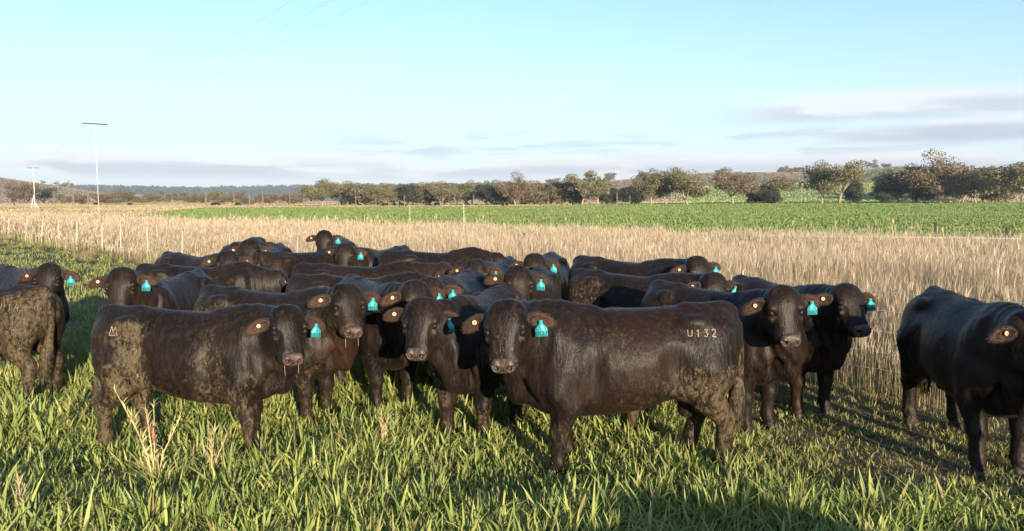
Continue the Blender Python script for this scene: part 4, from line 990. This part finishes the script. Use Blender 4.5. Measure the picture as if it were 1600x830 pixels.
def green_grass():
    r = np.random.default_rng(11); sw = Sward()
    def field(nt, per, y0, y1, p, spread, seg, hk, wk):
        c = scatter(nt, y0, y1, p, 1.0 if y0 < 5 else .98, r=r); P = clump(c, r, per, spread); cid = np.repeat(np.arange(nt), per)
        s = fence_side(P[:, 0], P[:, 1]); worn = sstep(P[:, 0] - (1.7 - .2 * (P[:, 1] - 6)), -.5, .9) * sstep(P[:, 1], 4.6, 5.5) * (1 - sstep(P[:, 1], 14, 18))
        bare = worn * sstep(N2(P, .55, 3), .40, .58)
        keep = (s < .5 + r.normal(0, .3, len(P))) & (r.random(len(P)) > bare * .7)
        # dirt scuffed bare round the herd
        P, cid, s, worn = P[keep], cid[keep], s[keep], worn[keep]; n = len(P)
        lush = N2(P, 1.1, 1); mid = sstep(P[:, 1], 9, 16)
        h = hk * (.095 + .13 * sstep(lush, .3, .7)) * r.uniform(.55, 1.35, n) * (1 - .66 * worn) * (1 - .30 * mid) * (1 - .35 * sstep(P[:, 0], -1.6, -.2) * sstep(P[:, 1], 4.4, 5.2)) * (.85 + .3 * hash3(cid, cid * 0, cid * 0, 3))
        w = wk * r.uniform(.5, 1.25, n) * (1 - .55 * worn); lean = np.clip(r.gamma(2.6, .26, n), 0, 1.4); az = np.arctan2(P[:, 1] - c[cid, 1], P[:, 0] - c[cid, 0]) + r.normal(0, .7, n)
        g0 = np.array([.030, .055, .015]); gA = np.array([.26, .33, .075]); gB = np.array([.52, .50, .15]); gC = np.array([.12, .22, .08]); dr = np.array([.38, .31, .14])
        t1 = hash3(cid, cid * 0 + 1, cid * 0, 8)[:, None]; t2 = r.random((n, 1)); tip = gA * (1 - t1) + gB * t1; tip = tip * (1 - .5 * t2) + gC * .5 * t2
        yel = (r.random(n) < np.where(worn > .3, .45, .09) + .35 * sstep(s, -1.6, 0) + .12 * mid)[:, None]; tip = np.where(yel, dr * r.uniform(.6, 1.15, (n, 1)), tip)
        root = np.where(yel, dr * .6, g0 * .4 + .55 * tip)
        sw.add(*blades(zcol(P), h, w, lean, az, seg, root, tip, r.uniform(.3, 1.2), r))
    field(15000, 8, 3.0, 9.5, 1.0, .034, 4, .92, .0185)
    field(3000, 8, 3.0, 8.5, .8, .022, 5, 1.35, .025)
    field(32000, 8, 9.0, 60, 1.15, .05, 2, 1.0, .018)
    field(14000, 8, 4.5, 12, .6, .045, 3, .62, .010)
    sw.build('green_grass', M_BLADE, 'lush green pasture grass the cattle stand in', 'grass')
green_grass()
def litter():
    """trampled dead leaves and straw lying on the ground among the grass"""
    r = np.random.default_rng(12); sw = Sward(); P = scatter(60000, 3.4, 16, 1.0, r=r); P = P[fence_side(P[:, 0], P[:, 1]) < .8]
    wr = sstep(P[:, 0] - 1.2, -.5, 1.5); P = P[r.random(len(P)) < .25 + .75 * wr * sstep(N2(P, .6, 3), .3, .6)]; n = len(P)
    p = zcol(P); p[:, 2] += r.uniform(.005, .04, n); c = np.array([[.36, .25, .13]]) * r.uniform(.35, 1.2, (n, 1)) + r.normal(0, .01, (n, 3)); c = np.clip(c, .02, 1)
    V, Q, T_, col = blades(p, r.uniform(.02, .06, n), r.uniform(.003, .008, n), r.uniform(2, 4, n), r.uniform(0, 6.28, n), 2, c, c, .2, r)
    V[:, 2] = np.maximum(V[:, 2], height(V[:, 0], V[:, 1]) + .004); sw.add(V, Q, T_, col)
    sw.build('dead_leaf_litter', M_DRY, 'pale dead leaves and straw trampled into the ground', 'leaf litter')
litter()
def dry_grass():
    r = np.random.default_rng(13); sw = Sward()
    S0, S1, S2, S3 = (np.array(c) for c in ([.47, .355, .245], [.57, .455, .335], [.31, .225, .165], [.40, .40, .17]))
    def field(nt, per, y0, y1, p, spread, seg, wk, hk=1.0, plume=0.0):
        c = scatter(nt, y0, y1, p, .95, r); P = clump(c, r, per, spread); cid = np.repeat(np.arange(nt), per)
        s = fence_side(P[:, 0], P[:, 1]); a = P[:, 0] / P[:, 1]; yb = dry_far(a)
        k = (s > -.1 + r.normal(0, .25, len(P))) & (P[:, 1] < yb + r.normal(0, .8, len(P))) & (P[:, 1] > 2)
        P, cid, s, yb = P[k], cid[k], s[k], yb[k]; n = len(P); patch = N2(P, 3.2, 6); fine = N2(P, .8, 7)
        dark = sstep(patch, .56, .70)
        edge = sstep(s, -.2, 2.2); back = 1 - .45 * sstep(P[:, 1], yb - 7, yb)
        h = hk * (.42 + .62 * edge) * (.82 + .36 * fine) * back * r.uniform(.6, 1.2, n) * (1 - .2 * dark) * (.9 + .2 * hash3(cid, cid * 0, cid * 0, 2))
        lean = np.clip(r.gamma(1.6, .10, n), 0, .8); az = r.normal(2.6, 1.3, n)
        q = r.random((n, 1)); m2 = r.random((n, 1)); tip = S0 * (1 - q) + S1 * q; tip = np.where(m2 < .22 + .5 * dark[:, None], S2 * r.uniform(.6, 1.2, (n, 1)), tip); tip = np.where((m2 > .93) | ((m2 > .6) & (edge[:, None] < .5)), S3 * r.uniform(.6, 1, (n, 1)), tip)
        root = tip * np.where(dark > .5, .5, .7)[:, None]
        w = wk * r.uniform(.5, 1.3, n) * (1 + sstep(P[:, 1], 12, 50) * 1.6)
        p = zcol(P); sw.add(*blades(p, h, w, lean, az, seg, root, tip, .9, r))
        # seed heads: a few short awns at the top of some stalks
        hd = np.nonzero(r.random(n) < plume)[0]
        if len(hd):
            d = np.stack([np.cos(az[hd]), np.sin(az[hd])], 1) * (lean[hd] * h[hd] * .75)[:, None]; b = p[hd].copy(); b[:, :2] += d; b[:, 2] += h[hd] * .80; b = np.repeat(b, 3, 0); m = len(b)
            cc = np.repeat(S1[None] * r.uniform(.7, 1.1, (len(hd), 1)), 3, 0); sw.add(*blades(b, r.uniform(.10, .22, m) * 1.0, np.repeat(w[hd], 3) * 1.6, np.clip(r.normal(.25, .2, m), 0, 1), r.uniform(0, 6.28, m), 2, cc, cc, .6, r))
    field(17000, 9, 5.0, 14, .6, .09, 4, .0040, 1.0, .25)
    field(36000, 9, 12, 34, .9, .12, 3, .0052, 1.0, .25)
    field(30000, 7, 30, 90, 1.1, .2, 2, .012, 1.0, .15)
    field(900, 5, 8, 36, .9, .10, 4, .006, 1.38, .9)
    field(4000, 9, 5.0, 20, 1.0, .12, 3, .006, .45, 0)
    sw.build('dry_grass', M_DRY, 'tall straw coloured dry grass beyond the wire fence', 'grass')
dry_grass()
def crop_grass():
    r = np.random.default_rng(14); sw = Sward(); P = scatter(300000, 26, 340, 1.75, .85, r); a = P[:, 0] / P[:, 1]; P = P[(P[:, 1] > dry_far(a)) & (a > -.47)]; a = P[:, 0] / P[:, 1]
    P = P[P[:, 1] < np.interp(a, [-.47, -.40, -.2, 0, .12, .35, .7], [110, 210, 235, 250, 280, 330, 320])]; n = len(P); Y = P[:, 1]
    stripe = N2(P * [1, 1], 5.0, 4); rows = fbm(np.c_[P[:, 0] / 30, P[:, 1] / 3.0, 0 * P[:, 0]], 12, 2)
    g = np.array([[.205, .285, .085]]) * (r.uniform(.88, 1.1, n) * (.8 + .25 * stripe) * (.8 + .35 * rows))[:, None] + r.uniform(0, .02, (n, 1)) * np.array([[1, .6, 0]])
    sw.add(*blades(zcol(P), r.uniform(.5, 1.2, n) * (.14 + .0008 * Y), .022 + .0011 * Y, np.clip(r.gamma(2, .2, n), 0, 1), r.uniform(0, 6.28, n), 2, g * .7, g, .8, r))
    sw.build('green_crop', M_BLADE, 'even green crop in the field behind the dry grass', 'crop')
crop_grass()
def far_pasture():
    r = np.random.default_rng(15); sw = Sward(); P = scatter(360000, 70, 1500, 1.55, 1.0, r); a = P[:, 0] / P[:, 1]
    ys = np.interp(a, [-.7, -.46, -.40, -.2, 0, .12, .35, .7], [85, 110, 210, 235, 250, 280, 330, 320]); P = P[P[:, 1] > ys - 3]; n = len(P); Y = P[:, 1]
    c = ground_colour(P[:, 0], P[:, 1]) * r.uniform(.75, 1.25, (n, 1)); hh = (.16 + .0008 * Y) * r.uniform(.5, 1.3, n)
    sw.add(*blades(zcol(P), hh, hh * 1.6, np.clip(r.gamma(2, .2, n), 0, 1), r.uniform(0, 6.28, n), 2, c * .85, c, .8, r))
    sw.build('far_pasture_tufts', M_DRY, 'tussocky pasture on the far plain and hillsides', 'pasture')
far_pasture()
# dry weeds standing in the pasture
def weed(px, Y, H, seed, label, tint=(.42, .34, .17), flower=False):
    r = np.random.default_rng(seed); X = at(px, Y); root = empty('dry_weed', (X, Y, gh(X, Y))); tag(root, label, 'weed', 'dry weeds in the pasture'); m = plain('dry_weed_stem', tint, .8, .2, .3, 20)
    pts, lv = [], Sward(); 
    for k in range(5 if H > .4 else 3):
        an = r.uniform(0, 6.28); L = H * r.uniform(.6, 1.0) if k else H; ln = r.uniform(.05, .35) * L
        P = np.array([[0, 0, -.02], [math.cos(an) * ln * .3, math.sin(an) * ln * .3, L * .5], [math.cos(an) * ln, math.sin(an) * ln, L]]); v, f = tube(P, [.006, .0045, .002], 5); pts.append((v, f, 0))
        n = 26; t = r.uniform(.25, 1, n); p = P[1] * (1 - np.clip(t * 2 - 1, 0, 1))[:, None] + P[2] * np.clip(t * 2 - 1, 0, 1)[:, None]; p[:, 2] = L * t
        c = np.tile(np.array(tint), (n, 1)) * r.uniform(.8, 1.25, (n, 1)); lv.add(*blades(p, r.uniform(.05, .12, n), r.uniform(.007, .014, n), r.uniform(.4, 1.1, n), r.uniform(0, 6.28, n), 3, c, c * 1.05, .6, r))
    n = 70; c = np.tile(np.array(tint), (n, 1)) * r.uniform(.6, 1.3, (n, 1)); lv.add(*blades(np.c_[r.normal(0, .03, (n, 2)), np.zeros(n)], r.uniform(.08, .26, n) * H * 2, r.uniform(.005, .011, n), r.uniform(.2, 1.2, n), r.uniform(0, 6.28, n), 4, c, c, .7, r))
    v, f, mm = join(pts); obj('stem', mesh_data('stem', v, f, [m]), root); obj('leaves', mesh_data('leaves', np.concatenate(lv.V), [np.concatenate(lv.Q), np.concatenate(lv.T)], [M_DRY], attrs={'tint': np.concatenate(lv.c)}), root)
    if flower:
        v, f = tube([[.01, -.02, H * .50], [.012, -.022, H * .56], [.012, -.022, H * .63]], [.007, .011, .006], 8); obj('seed_pod', mesh_data('seed_pod', v, f, [plain('pink_pod', (.42, .14, .12), .6, .4)], smooth=True), root)
weed(243, 5.15, .74, 1, 'tallest dry weed with a pink pod in front of the left bull', (.50, .42, .21), True)
weed(330, 5.3, .38, 2, 'small dry weed right of the tall one with the pink pod')
weed(600, 5.9, .34, 3, 'small dry weed at the feet of the second bull from the left')
weed(105, 6.5, .35, 4, 'straw coloured weed clump between the leftmost bull and the left side bull', (.34, .32, .12))
weed(40, 4.5, .35, 5, 'brown dry weed tangle at the lower left corner', (.40, .33, .18))
T('dry_shrub', 110, 50, 340, 'bush', leaf_mat('rusty_twigs', (.30, .20, .13), (.50, .34, .22)), B_DARK, 'rusty leafless shrub in the dry grass at left', None, 3, 1.5)
T('dry_shrub', 132, 26.8, 396, 'bush', bpy.data.materials['rusty_twigs'], B_DARK, 'small rusty shrub at the foot of the fence', None, 2, 1.2)
T('dry_shrub', 8, 38, 372, 'bush', bpy.data.materials['rusty_twigs'], B_DARK, 'brown shrub by the fence at the left border', None, 1, 1.3)
# ------------------------------------------------------------------ the herd
def herd(px, Y, yaw, label, **k):
    X = k.pop('x', None)
    if X is None: X = at(px, Y, .8)
    root = make_bull('black_bull', (X, Y, gh(X, Y) - .005), yaw, **k); tag(root, label, 'bull', 'young black bulls in the herd'); return root
# front row
herd(975, 5.62, 184, 'front bull branded U132 on its hip, side on, face turned to the camera', poll=(.90, .30, 1.255), face=-97, fdown=66, tagtext='U137', res=.0125, hairs=95000, mud=.55, mudrear=.40, brown=.35, seed=1, brand='U132', brandside=1, brand_at=(-.50, 1.125, .054), ear_r=0, ear_l=-4, legs=(.05, -.06, -.03, .12), fat=1.02)
herd(303, 6.08, -5, 'left side bull with an M brand and dusty hindquarters, standing side on facing right', scale=.93, poll=(.93, -.22, 1.24), face=-62, fdown=63, tagtext='U118', res=.013, hairs=85000, mud=.6, mudrear=1.15, seed=2, brand='M', brandside=-1, brand_at=(-.55, 1.125, .075), brandmat=M_BRAND_OLD, legs=(-.02, .1, .14, -.05), straw=True)
herd(428, 7.0, -20, 'bull looking out just behind the left side bull, wisps hanging from its mouth', scale=.96, poll=(.95, -.20, 1.29), face=-64, fdown=60, tagtext='U097', res=.014, hairs=60000, mud=.6, mudrear=.8, brown=.5, seed=3, straw=True)
herd(762, 6.75, -106, 'muddy faced bull looking straight out from the left shoulder of the bull branded U132', x=-.27, scale=.97, poll=(.94, -.20, 1.235), face=-99, fdown=64, roll=-4, tagtext='U051', res=.014, hairs=60000, mud=.75, seed=4, brown=.3)
herd(0, 7.75, 164, 'bull at the left edge seen from its rump, brand U119 on the dusty hip', x=-5.32, scale=.94, poll=(.95, .1, 1.2), tagtext='U119', res=.014, hairs=60000, mud=.7, mudrear=1.2, seed=5, brand='U119', brandside=1, brand_at=(-.58, 1.10, .07), brandmat=M_BRAND_OLD, tailpose=.5)
herd(0, 6.98, -54, 'bull tagged U187, directly right of the rump of the bull branded U132', x=1.88, scale=.98, poll=(.90, -.28, 1.30), face=-84, fdown=67, tagtext='U187', res=.0135, hairs=70000, mud=.4, seed=6, brown=.3)
herd(0, 7.55, -72, 'bull with its head high and muzzle pointing right, its lower face in shade', x=2.68, scale=.97, poll=(.98, -.06, 1.28), face=-76, fdown=56, tagtext='U183', res=.014, hairs=60000, mud=.35, seed=7, brown=.9)
herd(0, 6.05, -97, 'shaded bull at the right edge, its head cut off by the frame', x=3.66, scale=1.0, poll=(.96, -.06, 1.22), face=-58, fdown=58, tagtext='U140', res=.0135, hairs=70000, mud=.35, seed=8, brown=.6, legs=(0, .08, .05, -.06))
# second row
herd(0, 6.62, 168, 'bull mostly hidden behind the one branded U132, only back and hind legs showing', x=.46, scale=.88, poll=(.93, -.12, 1.02), fdown=50, tagtext='U044', res=.016, hairs=30000, mud=.7, mudrear=.6, seed=9)
herd(0, 9.15, -40, 'bull behind the left edge rump, face in light above a black shaded chest', x=-5.86, scale=.96, poll=(.98, -.05, 1.30), face=-76, fdown=62, tagtext='U062', res=.017, hairs=25000, mud=.3, seed=10)
herd(0, 8.4, -92, 'bull facing the camera between the left edge bull and the left side bull', x=-3.76, scale=.95, poll=(.94, -.05, 1.36), face=-82, fdown=64, tagtext='U075', res=.016, hairs=30000, mud=.35, seed=11)
herd(0, 9.65, 0, 'long backed bull with M brand behind the frontal bull at left, head lowered away', x=-3.92, scale=.97, poll=(1.02, .08, 1.10), face=30, fdown=62, tagtext='', res=.017, hairs=30000, mud=.55, mudrear=.3, seed=12, brand='M', brandside=-1, brand_at=(-.55, 1.13, .07), brandmat=M_BRAND_OLD, brown=.5)
herd(0, 7.55, -60, 'dark chested bull in the middle, dried mud on its poll', x=-1.36, scale=.97, poll=(.97, .06, 1.27), face=-60, fdown=70, tagtext='', res=.016, hairs=30000, mud=.5, seed=13)
herd(0, 8.35, -100, 'bull whose broad forehead shows just above the muddy faced one', x=-.60, scale=.97, poll=(.98, -.05, 1.24), face=-92, fdown=66, tagtext='U029', res=.016, hairs=30000, mud=.3, seed=14)
herd(0, 8.55, -97, 'bull tagged U128 looking over the neck of the bull branded U132', x=.26, scale=.98, poll=(1.0, -.08, 1.34), face=-78, fdown=62, tagtext='U128', res=.015, hairs=35000, mud=.3, seed=15)
herd(0, 8.25, 1, 'dusty bull wearing the lower one of the two M brands left of centre', x=-1.58, scale=.965, poll=(1.0, .1, 1.1), face=40, fdown=55, tagtext='', res=.017, hairs=30000, mud=.7, mudrear=.8, seed=16, brand='M', brandside=-1, brand_at=(-.52, 1.150, .06), brandmat=M_BRAND_OLD)
herd(0, 9.45, 2, 'bull wearing the upper one of the two M brands left of centre', x=-1.85, scale=.99, poll=(1.05, .02, 1.20), face=-12, fdown=60, tagtext='', res=.017, hairs=30000, mud=.5, mudrear=.2, seed=17, brand='M', brandside=-1, brand_at=(-.46, 1.150, .06), brandmat=M_BRAND_OLD, brown=.5)
# right of the middle
herd(0, 8.5, -36, 'nearer of two bulls in front of the dry grass right of centre', x=1.38, scale=.98, poll=(.98, -.14, 1.25), face=-76, fdown=66, tagtext='', res=.016, hairs=35000, mud=.35, seed=18)
herd(0, 9.75, -40, 'peak rumped farther one of two bulls before the dry grass right of centre', x=1.50, scale=1.02, poll=(.98, -.10, 1.27), face=-70, fdown=64, tagtext='', res=.018, hairs=25000, mud=.3, seed=19)
# back of the herd
herd(0, 10.1, -105, 'bull with shaded teal tag, head just left of the one tagged U128', x=-.22, scale=.98, poll=(.98, .04, 1.27), face=-80, fdown=68, tagtext='', res=.018, hairs=25000, mud=.3, seed=20)
herd(0, 10.6, -100, 'bull whose head and right ear show directly behind the one with tag U128', x=.46, scale=1.0, poll=(.98, .0, 1.28), face=-80, fdown=64, tagtext='', res=.018, hairs=25000, mud=.3, seed=21)
herd(0, 10.95, -34, 'bull with rump at the left end of the back row, pale button in its ear', x=-4.5, scale=1.0, poll=(.97, -.20, 1.28), face=-70, fdown=62, tagtext='', res=.018, hairs=25000, mud=.3, seed=22)
herd(0, 13.6, 96, 'bull seen from behind at the back row left, only its peaked rump showing', x=-4.72, scale=1.05, poll=(1.0, 0, 1.2), tagtext='', res=.02, hairs=20000, mud=.3, seed=23)
herd(0, 12.7, -88, 'bull with raised muzzle in the back row, left of a broad dark back', x=-4.05, scale=1.02, poll=(.98, .0, 1.34), face=-80, fdown=58, tagtext='', res=.019, hairs=20000, mud=.3, seed=24, straw=True)
herd(0, 11.5, 52, 'bull seen from the rear with broad dark back, behind the two M brands', x=-3.05, scale=1.03, poll=(1.0, -.05, 1.15), tagtext='', res=.018, hairs=25000, mud=.3, seed=25)
herd(0, 14.8, -90, 'farthest bull, its face showing at the very top of the herd', x=-3.38, scale=1.0, poll=(.98, 0, 1.42), face=-90, fdown=64, tagtext='', res=.02, hairs=20000, mud=.3, seed=26)
herd(0, 12.5, -112, 'bull with a twisted teal tag, just right of and below the farthest face', x=-2.12, scale=1.0, poll=(.98, -.05, 1.31), face=-88, fdown=64, tagtext='', res=.019, hairs=20000, mud=.3, seed=27)
herd(0, 11.6, 22, 'bull with sharp peaked rump near the middle of the back row', x=-1.12, scale=1.02, poll=(1.0, 0, 1.12), tagtext='', res=.019, hairs=20000, mud=.3, seed=28)
# unseen shadow caster, shaped as a rack, added to band the right bulls
def shading_rack(x, y):
    root = empty('shading_rack', (x, y, gh(x, y)), R(8)); tag(root, 'added shadow caster shaped as a rack, unseen beyond the right edge', 'hay rack')
    for dx in (-.48, .48):
        for dy in (-.25, .25):
            v, f = tube([[dx, dy, -.1], [dx, dy, 1.5]], [.035, .03], 6); obj('leg', mesh_data('leg', v, f, [M_WOOD]), root)
    for dy in (-.28, .28):
        for k, z in enumerate((1.02, 1.16, 1.30, 1.44)):
            V = np.array([(sx * .52, dy + sy * .015, z + sz * .066) for sx in (-1, 1) for sy in (-1, 1) for sz in (-1, 1)]); F = np.array([(0, 1, 3, 2), (4, 6, 7, 5), (0, 4, 5, 1), (2, 3, 7, 6), (0, 2, 6, 4), (1, 5, 7, 3)]); obj('board', mesh_data('board', V, F, [M_WOOD]), root)
    r = np.random.default_rng(2); n = 5000; c = np.tile(np.array([.42, .33, .16]), (n, 1)); V, Q, T_, col = blades(np.c_[r.uniform(-.5, .5, n), r.uniform(-.24, .24, n), r.uniform(.98, 1.42, n)], r.uniform(.08, .2, n), r.uniform(.004, .008, n), r.uniform(.6, 3, n), r.uniform(0, 6.28, n), 3, c, c, .4, r)
    obj('hay', mesh_data('hay', V, [Q, T_], [M_DRY], attrs={'tint': col}), root)
shading_rack(4.28, 4.25)
# unseen round bales, added behind the camera to shade the near grass
M_BALE = plain('shading_bale_straw', (.42, .33, .19), .9, .1, .5, 45)
def shading_bale(x, y, rz, s, label):
    r = np.random.default_rng(int(x * 10)); f = Field((-.8, -.8, -.02), (.8, .8, 1.6), .05); c = np.array([0, 0, .73])
    f.cone((-.45, 0, .73), (.45, 0, .73), .74, .74, .02)
    sl, X, Y, Z = f.block((-1, -1, -1), (2, 2, 2)); f.F = np.maximum(f.F, np.abs(X) - .6 + 0 * Y + 0 * Z); f.F = np.maximum(f.F, -Z + 0 * X + 0 * Y)
    V, Q = f.mesh(1); vn = normals(V, Q); V = V + vn * (.05 * (fbm(V * 5 + x, 3, 3) - .5))[:, None]
    o = obj('shading_bale', mesh_data('shading_bale', V, Q, [M_BALE], smooth=True)); o.location = (x, y, gh(x, y)); o.rotation_euler = (0, 0, rz); o.scale = (s,) * 3; tag(o, label, 'hay bale', 'unseen bales added behind the camera for shade')
for x, y, rz, s, l in ((2.3, -1.95, .25, .88, 'unseen round bale added to shade the grass, nearest the middle of the view'), (3.5, -2.0, -.15, .95, 'unseen round bale added to shade the grass, second from the middle'), (4.7, -1.85, .2, .84, 'unseen round bale added to shade the grass, third from the middle'), (5.8, -1.95, 0, .80, 'unseen round bale added to shade the grass, farthest to the right')):
    shading_bale(x, y, rz, s, l)
